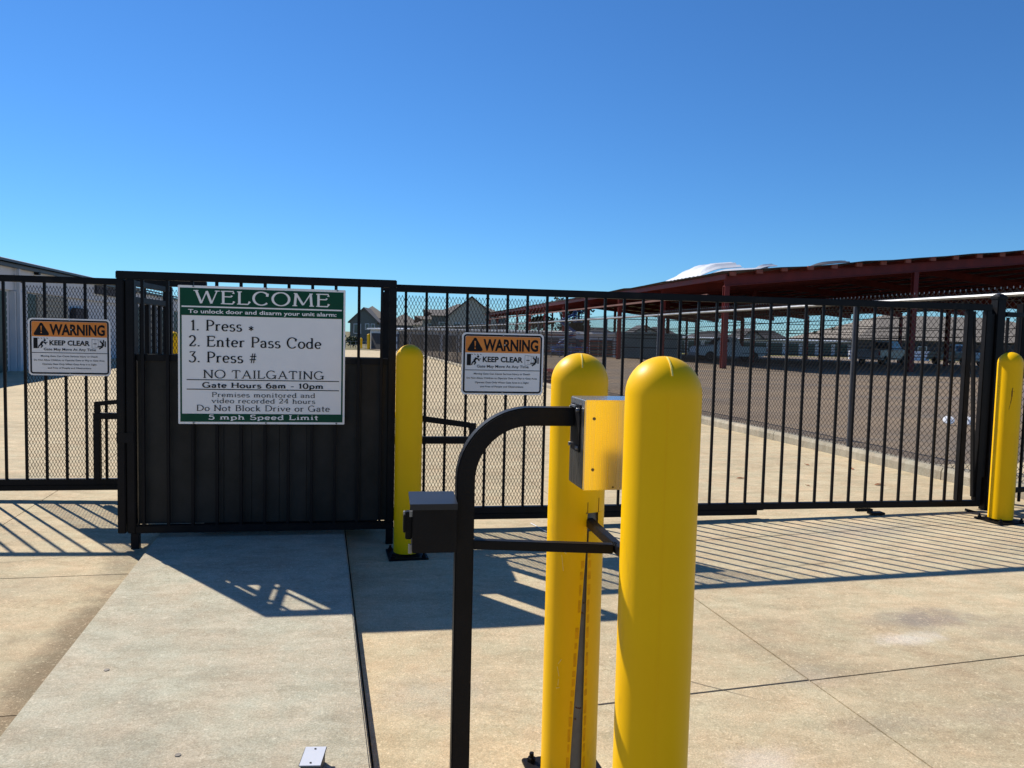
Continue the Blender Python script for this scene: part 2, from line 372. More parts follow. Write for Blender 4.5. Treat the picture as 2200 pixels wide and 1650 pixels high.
rows(-3.07, -1.84, [-9, -5.2, 2.06, 5.62]+far)
rows(-4.2, -3.07, [-9, -4.0, .36, 2.06, 4.08, 5.62]+far)
rows(-8.4, -4.2, [-9, -4.0, .36, 2.1, 4.12, 7.6, 11.2, 14.8, 18.4, 22, 27, 33, 40, 50, 60, 80])
rows(-12.6, -8.4, [-9, -4, 0, 4.1, 7.6, 11.2, 14.8, 18.4, 22, 27, 33, 40, 50, 60, 80])
rows(-16.8, -12.6, [-9, 0, 4.1, 9.4, 14.8, 22, 33, 50, 80])
rows(4.12, 9, [-9, -4.6, 0, 2.13, 4.5])

def crack(pts, wd=.0016):
    b = MB(); P = [Vector(p) for p in pts]; path = []
    for p, q in zip(P[:-1], P[1:]):
        n_ = max(2, int((q-p).length/.05))
        for k in range(n_): path.append(p.lerp(q, k/n_)+Vector((random.uniform(-.004, .004), random.uniform(-.004, .004))))
    path.append(P[-1])
    for i, p in enumerate(path):
        d = (path[min(i+1, len(path)-1)]-path[max(i-1, 0)]).normalized(); w_ = wd*(.3+.7*math.sin(PI*(i+.5)/len(path)))*random.uniform(.6, 1.3)
        for s_ in (1, -1): x, y = p.x-d.y*w_*s_, p.y+d.x*w_*s_; b.v.append((x, y, G(x, y)+.0035))
    for i in range(len(path)-1): b.f.append((2*i, 2*i+1, 2*i+3, 2*i+2))
    part('crack', b, 'joint', pavement)
jb = MB(); q_ = [pav(-.004, -.0035), pav(-.004, .0035), pav(-.95, .0035), pav(-.95, -.0035)]
jb.poly([(x, y, G(x, y)+.0035) for x, y in q_]); part('saw_cut', jb, 'joint', pavement)
crack([(.72, 3.2), (.88, 3.08), (1.02, 2.99)], .0014)
crack([(1.28, 4.62), (2.3, 4.93), (2.9, 5.05)], .0016)
crack([(-3.9, 4.2), (-3.0, 4.55), (-2.3, 4.9)], .0012)
cm_ = MB().poly([(.165, 5.84, G(.17, 5.8)+.004), (.175, 5.845, G(.17, 5.8)+.004), (.306, 5.536, G(.3, 5.5)+.004), (.296, 5.532, G(.3, 5.5)+.004)])
part('chalk_mark', cm_, 'whitepaint', pavement)
crack([(2.35, 8.0), (2.5, 8.15), (2.62, 8.2)], .002)

# raised equipment pad
b = MB(); us = [-3.055, -2.6, -2.2, -1.855]; vv = [-4.4+.5*k for k in range(16)]
for lay in (.073, -.03):
    for v in vv:
        for u in us:
            X, Y = pav(u+(random.uniform(-.003, .003) if u in (us[0], us[-1]) else 0), v); b.v.append((X, Y, G(X, Y)+lay))
n = 4; nv = len(vv)-1
for j in range(nv):
    for i in range(3): b.f.append((j*n+i, j*n+i+1, (j+1)*n+i+1, (j+1)*n+i))
o = n*(nv+1)
for i in range(3):
    b.f.append((i+1, i, o+i, o+i+1)); k = nv*n; b.f.append((k+i, k+i+1, o+k+i+1, o+k+i))
for j in range(nv):
    b.f.append((j*n, (j+1)*n, o+(j+1)*n, o+j*n)); b.f.append(((j+1)*n+3, j*n+3, o+j*n+3, o+(j+1)*n+3))
tag(part('raised_concrete_pad', b, 'pad', bev=.006), None, None, kind='structure')

# kerb in poured lengths
kerb = thing('kerb', None, None, kind='structure')
v = .7
while v < 72:
    ln = 3.0; b = MB(); q = [(0, -.02), (0, .085), (.02, .12), (.14, .125), (.15, .11), (.15, -.02)]
    pts = []
    for t in (v+.006, v+ln-.006):
        X, Y = pav(4.12, t)
        for (du, z) in q: X2, Y2 = pav(4.12+du, t); pts.append((X2, Y2, G(X, Y)+z))
    i = len(b.v); b.v += pts
    for k in range(6): b.f.append((k, (k+1) % 6, 6+(k+1) % 6, 6+k))
    b.f.append((5, 4, 3, 2, 1, 0)); b.f.append((6, 7, 8, 9, 10, 11))
    part('kerb_stone', b, 'kerb', kerb); v += ln
for i_, (u0, v0, u1, v1) in enumerate([(9, 30.3, 14, 30.3), (9, 33.1, 16, 33.1), (5.6, 28, 8.4, 28)]):
    b = MB(); p = [pav(u0, v0), pav(u1, v0), pav(u1, v0+.11), pav(u0, v0+.11)]
    b.poly([(x, y, G(x, y)+.004) for x, y in p]); tag(part('parking_line', b, 'whitepaint'), None, None, kind='structure')

# ------------------------------------------------------------------ gates
PICK = MB().box(-.0095, .0095, -.0095, .0095, 0, 1.585).mesh('picket', bev=.0015, segs=1)
def lattice(u0, u1, z0, z1, pu, pz, r, y=0):
    """two families of straight strands clipped to the rectangle -> diamond mesh pu wide, pz high"""
    b = MB(); k = pz/pu
    W = u1-u0; H = z1-z0
    for sgn in (1, -1):
        n = int((W+H/k)/pu)+2
        for j in range(-n, n+1):
            c = j*pu
            # line z = k*(u-c) (sgn=1) ; z = -k*(u-c)
            ts = []
            if sgn > 0: a0 = max(0, c); a1 = min(W, c+H/k)
            else: a0 = max(0, c-H/k); a1 = min(W, c)
            if a1-a0 < .004: continue
            za = sgn*k*(a0-c); zb = sgn*k*(a1-c)
            yy = y+(.001 if sgn > 0 else -.001)
            b.bar((u0+a0, yy, z0+za), (u0+a1, yy, z0+zb), r, n=3, up=(0, 1, 0), cap=False)
    return b
def slide_gate(name_label, loc, zoff, bars, u0, u1, mesh_rng, track, braces):
    t = thing('sliding_gate', name_label, 'gate', loc, PHI, 'sliding gates')
    z0 = .11+zoff; z1 = 1.795+zoff
    part('top_rail', MB().box(u0, u1, -.026, .026, z1-.052, z1), 'black', t, bev=.005)
    part('bottom_rail', MB().box(u0, u1, -.026, .026, z0, z0+.05), 'black', t, bev=.005)
    for uu in braces: part('end_post', MB().box(uu-.026, uu+.026, -.026, .026, z0+.05, z1-.052), 'black', t, bev=.005)
    for uu in bars: part('picket', PICK, 'black', t, loc=(uu, 0, z0+.05))
    if track:
        part('guide_track', MB().box(track[0], track[1], -.02, .03, z0-.044, z0-.004).box(track[0], track[1]+.05, -.03, .036, z0-.004, z0), 'black', t, bev=.003)
    part('wire_mesh', lattice(mesh_rng[0], mesh_rng[1], z0+.058, z1-.075, .0245, .0525, .0021, y=.012), 'mesh', t, kind='stuff')
    return t
barsR = [-.795+.1497*k for k in range(30)]
barsR = [x for x in barsR if x < 3.6]+[3.672]
gR = slide_gate('long black picket sliding gate right of the welcome sign, ending at the post', GO, 0, barsR, -.955, 3.995, (-.93, .258), (-.93, 2.0), (-.93, 3.80, 3.968))
b = MB(); b.bar((3.84, 0, 1.735), (3.935, 0, .19), .018, .03)
part('diagonal_brace', b, 'black', gR)
part('latch', MB().box(2.86, 3.0, -.04, .0, .085, .105).box(2.97, 3.09, -.07, .0, .062, .08), 'black', gR, bev=.002)
part('end_roller', MB().bar((3.86, -.03, .085), (3.98, -.03, .055), .03, .02), 'black', gR)
barsL = [-3.936+.1508*k for k in range(-6, 10)]
gL = slide_gate('black picket sliding gate left of the welcome sign, set further back, with wire mesh', gat(0, 1.05), .034, barsL, -4.9, -2.4, (-3.78, -2.43), (-4.9, -2.4), (-2.42,))
# guide arms welded to the gates
part('guide_upright', MB().box(-3.255, -3.205, -.09, -.04, .20, .692), 'black', gL, bev=.004)
part('guide_crossbar', MB().box(-3.255, -2.75, -.09, -.04, .6925, .742), 'black', gL, bev=.004)
part('guide_arm', MB().bar((-3.245, -.075, .815), (-2.8, -.075, .862), .012, .035), 'black', gL, bev=.002)
part('guide_tab', MB().box(-3.25, -3.205, -.079, -.053, .7425, .83), 'black', gL, bev=.003)
part('guide_crossbar', MB().box(-.93, -.30, -.115, -.065, .650, .70), 'black', gR, bev=.004)
part('guide_arm', MB().bar((-.93, -.09, .865), (-.32, -.09, .785), .012, .042), 'black', gR, bev=.002)
part('guide_tab', MB().box(-.325, -.275, -.104, -.076, .7005, .80), 'black', gR, bev=.003)
part('guide_upright', MB().box(-.93, -.885, -.115, -.065, .12, .655), 'black', gR, bev=.004)

# receiving post and side fence at the right end
t = thing('gate_post', 'square black post with pointed cap where the right gate closes', 'post', gat(4.095, .03), PHI)
part('shaft', MB().box(-.04, .04, -.04, .04, .02, 1.84), 'black', t, bev=.006)
part('cap', MB().lathe([(.001, 1.892), (.035, 1.885), (.063, 1.866), (.063, 1.8405)][::-1], 4, a0=PI/4), 'black', t, bev=.004)
part('catch', MB().box(-.10, -.041, -.02, .02, .35, 1.72).box(-.105, -.043, .022, .034, .1, 1.78), 'black', t, bev=.003)
sf = thing('side_fence', 'short black picket fence running back right from the gate post', 'fence', gat(4.16, .03), PHI+math.radians(14))
part('rail', MB().box(0, 1.7, -.02, .02, 1.70, 1.74), 'black', sf, bev=.004)
part('rail', MB().box(0, 1.7, -.02, .02, .20, .24), 'black', sf, bev=.004)
for k in range(11):
    part('picket', PICK, 'black', sf, loc=(.07+.148*k, .0195, .11))
part('end_post', MB().box(.30, .36, .045, .105, .03, 1.82), 'black', sf, bev=.004)

# ------------------------------------------------------------------ gate operator enclosure (carries the welcome sign)
en = thing('gate_enclosure', 'black steel enclosure with ribbed lower sheet that carries the welcome sign', 'enclosure', gat(0, -.38), PHI)
PK2 = MB().box(-.0095, .0095, -.0095, .0095, 0, 1.61).mesh('picket', bev=.0015, segs=1)
part('corner_post', MB().box(-2.633, -2.583, -.03, .02, .105, 1.748), 'black', en, bev=.005)
part('corner_post', MB().box(-2.573, -2.523, -.03, .02, .105, 1.748), 'black', en, bev=.005)
part('post_web', MB().box(-2.582, -2.574, -.01, .01, .2, 1.74), 'black', en)
part('lock_plate', MB().box(-2.634, -2.53, -.034, -.0305, .70, .765), 'black', en, bev=.001)
part('corner_post', MB().box(-.915, -.866, -.03, .02, .155, 1.748), 'black', en, bev=.005)
part('top_rail', MB().box(-2.633, -.866, -.03, .022, 1.7485, 1.80), 'black', en, bev=.005)
part('bottom_rail', MB().box(-2.522, -.866, -.03, .02, .105, .1545), 'black', en, bev=.005)
part('foot', MB().box(-2.555, -2.505, -.028, .018, -.01, .104), 'black', en, bev=.003)
part('foot', MB().box(-.92, -.87, -.028, .018, -.01, .104), 'black', en, bev=.003)
for u_ in [-2.477]+[-2.325+.1513*k for k in range(10)]:
    part('picket', PK2, 'black', en, loc=(u_, -.012, .14))
part('sheet_rail', MB().box(-2.522, -.916, .0, .03, 1.228, 1.272), 'black', en, bev=.004)
for k in range(9):
    a = -2.52+k*.178
    part('sheet_panel', MB().box(a+.002, min(a+.176, -.918), .024+.002*(k % 2), .028+.002*(k % 2), .156, 1.227), 'blackflat', en)
part('sheet_backing', MB().box(-2.521, -.917, .032, .036, .156, 1.226), 'blackflat', en)  # added behind the panels to stop light leaking through their gaps
# left side frame going back to the left gate
part('side_rail', MB().box(-2.575, -2.535, .022, .86, 1.71, 1.745), 'black', en, bev=.004)
part('side_rail', MB().box(-2.60, -2.54, .022, .86, 1.60, 1.64), 'black', en, bev=.004)
part('side_sheet', MB().box(-2.556, -2.552, .022, .86, .12, 1.24), 'blackflat', en)
for k in range(6):
    part('side_picket', MB().box(-2.566, -2.546, .085+.138*k, .085+.138*k+.052, .12, 1.60), 'black', en, bev=.003)
part('back_post', MB().box(-2.58, -2.53, .861, .911, 0, 1.75), 'black', en, bev=.004)
part('back_post', MB().box(-.90, -.86, .861, .911, 0, 1.24), 'black', en, bev=.004)
# operator box inside the frame; the lid's pale colour stands for sunlight on top
op = thing('gate_operator', 'gate motor cabinet with painted sunlit lid standing inside the enclosure behind the ribbed sheet', 'gate motor', gat(-1.6, .05), PHI)
part('cabinet', MB().box(-.55, .62, -.24, .18, .05, 1.215), 'blackflat', op, bev=.01)
part('lid', MB().box(-.87, .64, -.26, .20, 1.217, 1.232), 'plastic', op, bev=.004)
part('back_rail', MB().box(-.90, .70, .36, .40, 1.19, 1.25), 'black', op, bev=.004)

# ------------------------------------------------------------------ lettering
def text_mesh(txt, x0, x1, zc, cap, bold=0, spacing=1.0):
    cu = bpy.data.curves.new('tmp', 'FONT'); cu.body = txt; cu.size = 1; cu.offset = bold; cu.resolution_u = 3; cu.space_character = spacing
    ob = bpy.data.objects.new('tmp', cu); COL.objects.link(ob)
    dg = bpy.context.evaluated_depsgraph_get(); me = bpy.data.meshes.new_from_object(ob.evaluated_get(dg))
    COL.objects.unlink(ob); bpy.data.objects.remove(ob)
    xs = [v.co.x for v in me.vertices]; a, c = min(xs), max(xs); k = (x1-x0)/(c-a); H = .729+2*bold
    b = MB(); b.v = [(x0+(v.co.x-a)*k, 0, zc+(v.co.y+bold)/H*cap-cap/2) for v in me.vertices]
    b.f = [tuple(p.vertices) for p in me.polygons]
    bpy.data.meshes.remove(me); bpy.data.curves.remove(cu); return b

def ell(cx, cy, rx, ry, a0, a1, n=14):
    return [(cx+rx*math.cos(math.radians(a0+(a1-a0)*k/n)), cy+ry*math.sin(math.radians(a0+(a1-a0)*k/n))) for k in range(n+1)]
# stroke alphabet with old-style stress: (advance, strokes, serifs); a stroke is a point list, a serif is (x, y[, half width])
X = .60
def O_(cx, cy, rx, ry): return ell(cx, cy, rx, ry, 90, 450, 24)
FONT = {
 'W': (1.32, [[(.10, 1), (.38, .02)], [(.38, .02), (.66, .95)], [(.66, .95), (.92, .02)], [(.92, .02), (1.22, 1)]], [(.10, 1), (1.22, 1)]),
 'E': (.80, [[(.16, 0), (.16, 1)], [(.16, .97), (.70, .97), (.70, .80)], [(.16, .56), (.58, .56), (.62, .66)], [(.16, .03), (.66, .03), (.74, .22)]], [(.13, 1, .1), (.13, 0, .1)]),
 'L': (.76, [[(.16, 0), (.16, 1)], [(.16, .03), (.62, .03), (.72, .24)]], [(.16, 1), (.13, 0, .1)]),
 'C': (.98, [ell(.52, .5, .42, .5, 42, 318, 20), [(.83, .66), (.86, .90)]], []),
 'O': (1.08, [O_(.54, .5, .45, .5)], []),
 'M': (1.24, [[(.16, 0), (.22, 1)], [(.22, .97), (.62, .10)], [(.62, .10), (1.02, .97)], [(1.02, 1), (1.08, 0)]], [(.16, 0), (1.08, 0), (.19, 1, .09), (1.05, 1, .09)]),
 'P': (.78, [[(.18, 0), (.18, 1)], [(.10, .97), (.36, .97)]+ell(.36, .71, .34, .26, 88, -90, 14)+[(.18, .45)]], [(.18, 0)]),
 'N': (.98, [[(.16, 0), (.16, 1)], [(.14, 1), (.80, .02)], [(.82, 0), (.82, 1)]], [(.16, 0), (.12, 1, .08), (.82, 1)]),
 'T': (.88, [[(.44, 0), (.44, 1)], [(.08, .78), (.10, .97), (.78, .97), (.80, .78)]], [(.44, 0)]),
 'A': (.98, [[(.14, 0), (.50, 1)], [(.47, 1), (.84, 0)], [(.26, .32), (.72, .32)]], [(.13, 0, .11), (.84, 0, .12)]),
 'I': (.40, [[(.20, 0), (.20, 1)]], [(.20, 0), (.20, 1)]),
 'G': (1.06, [ell(.52, .5, .42, .5, 42, 330, 20), [(.89, .0), (.89, .42)], [(.64, .42), (.99, .42)]], []),
 'D': (1.0, [[(.18, 0), (.18, 1)], [(.08, .97), (.42, .97)]+ell(.42, .5, .48, .47, 88, -88, 18)+[(.08, .03)]], []),
 'B': (.82, [[(.18, 0), (.18, 1)], [(.08, .97), (.40, .97)]+ell(.40, .76, .26, .21, 86, -86, 10)+[(.18, .55)], [(.18, .55), (.44, .55)]+ell(.44, .29, .30, .26, 86, -88, 10)+[(.08, .03)]], []),
 'H': (1.02, [[(.18, 0), (.18, 1)], [(.84, 0), (.84, 1)], [(.18, .52), (.84, .52)]], [(.18, 0), (.18, 1), (.84, 0), (.84, 1)]),
 'S': (.74, [ell(.38, .75, .25, .25, 30, 250, 14)+ell(.36, .26, .29, .26, 75, -160, 16)], []),
 'r': (.54, [[(.16, 0), (.16, X)], [(.16, .38)]+ell(.36, .40, .18, .19, 170, 50, 8)], [(.17, 0), (.12, X, .07)]),
 'e': (.64, [[(.08, .33), (.54, .33)]+ell(.32, .31, .24, .30, 10, 318, 20)], []),
 's': (.56, [ell(.29, .45, .18, .155, 35, 255, 12)+ell(.27, .155, .20, .165, 80, -155, 14)], []),
 'n': (.74, [[(.16, 0), (.16, X)], [(.16, .42)]+ell(.37, .40, .19, .20, 160, 0, 10)+[(.56, 0)]], [(.16, 0), (.56, 0), (.12, X, .07)]),
 't': (.48, [[(.22, .86), (.22, .14)]+ell(.32, .13, .10, .12, 180, 300, 8), [(.05, .60), (.42, .60)]], []),
 'a': (.64, [[(.12, .47)]+ell(.29, .44, .19, .17, 150, 0, 10)+[(.48, .05), (.58, .03)], ell(.29, .17, .19, .17, 70, 360, 14)], []),
 'o': (.68, [O_(.34, .305, .26, .305)], []),
 'd': (.74, [ell(.34, .30, .25, .30, 30, 330, 18), [(.56, 0), (.56, 1.0)]], [(.51, 1, .07), (.60, 0, .07)]),
 'm': (1.06, [[(.16, 0), (.16, X)], [(.16, .42)]+ell(.34, .40, .17, .20, 160, 0, 10)+[(.51, 0)], [(.51, .42)]+ell(.69, .40, .17, .20, 160, 0, 10)+[(.86, 0)]], [(.16, 0), (.51, 0, .08), (.86, 0), (.12, X, .07)]),
 'i': (.36, [[(.18, 0), (.18, X)], [(.18, .80), (.18, .90)]], [(.18, 0), (.14, X, .07)]),
 'u': (.74, [[(.16, X), (.16, .22)]+ell(.36, .21, .20, .20, 180, 340, 10), [(.56, X), (.56, 0)]], [(.12, X, .07), (.52, X, .07), (.60, 0, .07)]),
 'p': (.74, [[(.16, -.30), (.16, X)], ell(.38, .30, .25, .30, 150, -150, 18)], [(.16, -.30), (.12, X, .07)]),
 'v': (.68, [[(.10, X), (.34, .02)], [(.34, .02), (.58, X)]], [(.10, X), (.58, X)]),
 'h': (.74, [[(.16, 0), (.16, 1.0)], [(.16, .42)]+ell(.37, .40, .19, .20, 160, 0, 10)+[(.56, 0)]], [(.16, 0), (.56, 0), (.12, 1, .07)]),
 'k': (.70, [[(.16, 0), (.16, 1.0)], [(.16, .28), (.50, X)], [(.28, .38), (.58, 0)]], [(.16, 0), (.60, 0, .09), (.50, X, .09), (.12, 1, .07)]),
 'c': (.60, [ell(.32, .305, .24, .305, 45, 315, 16)], []),
 'l': (.36, [[(.18, 0), (.18, 1.0)]], [(.18, 0), (.14, 1, .07)]),
 '1': (.48, [[(.10, .80), (.26, .97), (.26, 0)]], [(.26, 0)]),
 '2': (.72, [ell(.34, .72, .24, .28, 160, -30, 14)+[(.12, .05)], [(.10, .04), (.56, .04), (.62, .20)]], []),
 '3': (.72, [[(.14, .90), (.20, .97), (.58, .97), (.32, .60)]+ell(.32, .30, .28, .30, 80, -150, 16)], []),
 '4': (.74, [[(.50, 0), (.50, 1)], [(.50, 1), (.08, .28), (.66, .28)]], [(.50, 0)]),
 '5': (.70, [[(.56, .96), (.20, .96), (.16, .58)]+ell(.32, .32, .28, .32, 110, -150, 16)], []),
 '6': (.74, [[(.52, .98)]+ell(.42, .45, .30, .45, 110, 180, 6), O_(.38, .30, .26, .30)], []),
 '0': (.74, [O_(.37, .5, .27, .5)], []),
 '.': (.30, [[(.13, .0), (.13, .11)]], []),
 '-': (.50, [[(.08, .34), (.42, .34)]], []),
 '*': (.56, [[(.28, .06), (.28, .52)], [(.09, .17), (.47, .41)], [(.09, .41), (.47, .17)]], []),
 '#': (.66, [[(.20, 0), (.32, .9)], [(.40, 0), (.52, .9)], [(.06, .32), (.60, .32)], [(.10, .62), (.64, .62)]], []),
 ' ': (.42, [], [])}
def serif_mesh(txt, x0, x1, zb, cap, thick=.13, thin=.055, track=.04):
    adv = sum(FONT[c][0]+track for c in txt); k = (x1-x0)/(adv-track); b = MB(); px = 0; ar = cap/k; lay = 0
    for ch in txt:
        a, strokes, ser = FONT[ch]
        for st in strokes:
            pts = [st[0]]
            for p in st[1:]:
                if abs(p[0]-pts[-1][0])+abs(p[1]-pts[-1][1]) > .012: pts.append(p)
            if len(pts) < 2: continue
            off = []
            for i, p in enumerate(pts):
                q0 = pts[max(0, i-1)]; q1 = pts[min(len(pts)-1, i+1)]; dx = q1[0]-q0[0]; dy = q1[1]-q0[1]
                if ch in '#*': wd = thin*1.15
                else:
                    L = math.hypot(dx, dy) or 1; wd = thin+(thick-thin)*(abs(dy)/L)**1.5
                    if dy/L > .3 and dx > .12 and len(pts) == 2 and ch in 'WMAvN': wd = thin*1.2
                L = math.hypot(dx, dy) or 1; off.append((-dy/L*wd/2, dx/L*wd/2))
            i0 = len(b.v); lay += 1; yy = -.00006*(lay % 9)
            for p, o_ in zip(pts, off):
                for s_ in (1, -1):
                    b.v.append((x0+(px+p[0]+s_*o_[0]*ar)*k, yy, zb+(p[1]+s_*o_[1])*cap))
            for i in range(len(pts)-1): b.f.append((i0+2*i, i0+2*i+1, i0+2*i+3, i0+2*i+2))
        for s_ in ser:
            hw = s_[2] if len(s_) > 2 else .13; y = s_[1]; t = thin*.9
            y0 = y if y <= 0 else y-t
            if y == -.30: y0 = y
            lay += 1; yy = -.00006*(lay % 9)
            b.poly([(x0+(px+s_[0]-hw)*k, yy, zb+y0*cap), (x0+(px+s_[0]+hw)*k, yy, zb+y0*cap), (x0+(px+s_[0]+hw)*k, yy, zb+(y0+t)*cap), (x0+(px+s_[0]-hw)*k, yy, zb+(y0+t)*cap)])
        px += a+track
    return b

def words(b, gap):
    """split a line of lettering into one mesh per word at the wide gaps"""
    fx = sorted(((min(b.v[i][0] for i in f), max(b.v[i][0] for i in f), f) for f in b.f), key=lambda q: q[0]); out = []; cur = None; hi = -1e9
    for a, c, f in fx:
        if cur is None or a-hi > gap: cur = []; out.append(cur)
        cur.append(f); hi = max(hi, c)
    res = []
    for fs in out:
        m = MB(); mp = {}
        for f in fs:
            for i in f:
                if i not in mp: mp[i] = len(m.v); m.v.append(b.v[i])
            m.f.append(tuple(mp[i] for i in f))
        res.append(m)
    return res

def rrect(x0, x1, z0, z1, r, y=0, n=6):
    pts = []
    for (cx, cz, a) in ((x1-r, z1-r, 0), (x0+r, z1-r, 90), (x0+r, z0+r, 180), (x1-r, z0+r, 270)):
        for k in range(n+1):
            t = math.radians(a+90*k/n); pts.append((cx+r*math.cos(t), y, cz+r*math.sin(t)))
    return pts
def plate(x0, x1, z0, z1, r, y0, y1):
    b = MB(); a = rrect(x0, x1, z0, z1, r, y0); c = rrect(x0, x1, z0, z1, r, y1); n = len(a)
    b.v = a+c; b.f = [tuple(range(n)), tuple(range(2*n-1, n-1, -1))]+[(k, (k+1) % n, n+(k+1) % n, n+k) for k in range(n)]
    return b
def ring(x0, x1, z0, z1, r, wd, y):
    a = rrect(x0, x1, z0, z1, r, y); c = rrect(x0+wd, x1-wd, z0+wd, z1-wd, max(r-wd, .001), y); n = len(a); b = MB()
    b.v = a+c; b.f = [(k, (k+1) % n, n+(k+1) % n, n+k) for k in range(n)]; return b

# welcome sign
SW, SH = 1.052, .895
ws = thing('welcome_sign', 'large white and green welcome sign with gate instructions on the black enclosure', 'sign', gat(-2.254, -.425, .826), PHI)
part('board', plate(0, SW, 0, SH, .006, 0, .004), 'white', ws)
def sx(s): return s*SW
def sz(t): return (1-t)*SH
Y1, Y2, Y3 = -.0012, -.0022, -.0032
part('green_header', MB().quad((sx(.012), Y1, sz(.018)), (sx(.988), Y1, sz(.018)), (sx(.988), Y1, sz(.214)), (sx(.012), Y1, sz(.214))), 'green', ws)
part('green_footer', MB().quad((sx(.012), Y1, sz(.925)), (sx(.988), Y1, sz(.925)), (sx(.988), Y1, sz(.984)), (sx(.012), Y1, sz(.984))), 'green', ws)
b = MB()
for (a, c) in ((.012, .022), (.978, .988)): b.quad((sx(a), Y1, sz(.214)), (sx(c), Y1, sz(.214)), (sx(c), Y1, sz(.925)), (sx(a), Y1, sz(.925)))
part('green_border', b, 'green', ws)
def rule(s0, s1, t0, t1, m): part('rule_line', MB().quad((sx(s0), Y2, sz(t0)), (sx(s1), Y2, sz(t0)), (sx(s1), Y2, sz(t1)), (sx(s0), Y2, sz(t1))), m, ws)
rule(.022, .978, .146, .156, 'white'); rule(.05, .965, .675, .681, 'ink'); rule(.05, .965, .744, .750, 'ink')
def wtext(txt, s0, s1, t0, t1, m, sans=False, th=.13, tn=.055, tr=.04, bold=.0):
    th *= 1.25; tn *= 1.35
    if sans: b = text_mesh(txt, sx(s0), sx(s1), sz((t0+t1)/2), (t1-t0)*SH, bold)
    else: b = serif_mesh(txt, sx(s0), sx(s1), sz(t1), (t1-t0)*SH, th, tn, tr)
    for wb in words(b, (t1-t0)*SH*(.24 if sans else .22)): part('lettering', wb, m, ws, loc=(0, Y3, 0))
wtext('WELCOME', .095, .905, .033, .128, 'white', th=.15, tn=.055, tr=.06)
wtext('To unlock door and disarm your unit alarm:', .06, .945, .168, .198, 'white', sans=True, bold=.02)
wtext('1. Press *', .072, .448, .245, .322, 'ink', th=.125)
wtext('2. Enter Pass Code', .060, .855, .360, .437, 'ink', th=.125)
wtext('3. Press #', .060, .462, .474, .551, 'ink', th=.125)
wtext('NO TAILGATING', .145, .875, .606, .665, 'ink', th=.12)
wtext('Gate Hours 6am - 10pm', .14, .87, .697, .734, 'ink', th=.23, tn=.10)
wtext('Premises monitored and', .195, .82, .767, .802, 'ink', th=.13)
wtext('video recorded 24 hours', .195, .82, .811, .846, 'ink', th=.13)
wtext('Do Not Block Drive or Gate', .105, .91, .861, .904, 'ink', th=.125)
wtext('5 mph Speed Limit', .175, .84, .932, .966, 'white', th=.22, tn=.11)
b = MB()
for (s, t) in ((.09, .006), (.52, .006), (.95, .006), (.09, .992), (.52, .992), (.95, .992)):
    b.lathe([(.006, -.004), (.006, .0), ], 8)
    for k in range(16): x, y, z = b.v[-16+k]; b.v[-16+k] = (x+sx(s), z-.001, y+sz(t))
part('screw', b, 'galv', ws)

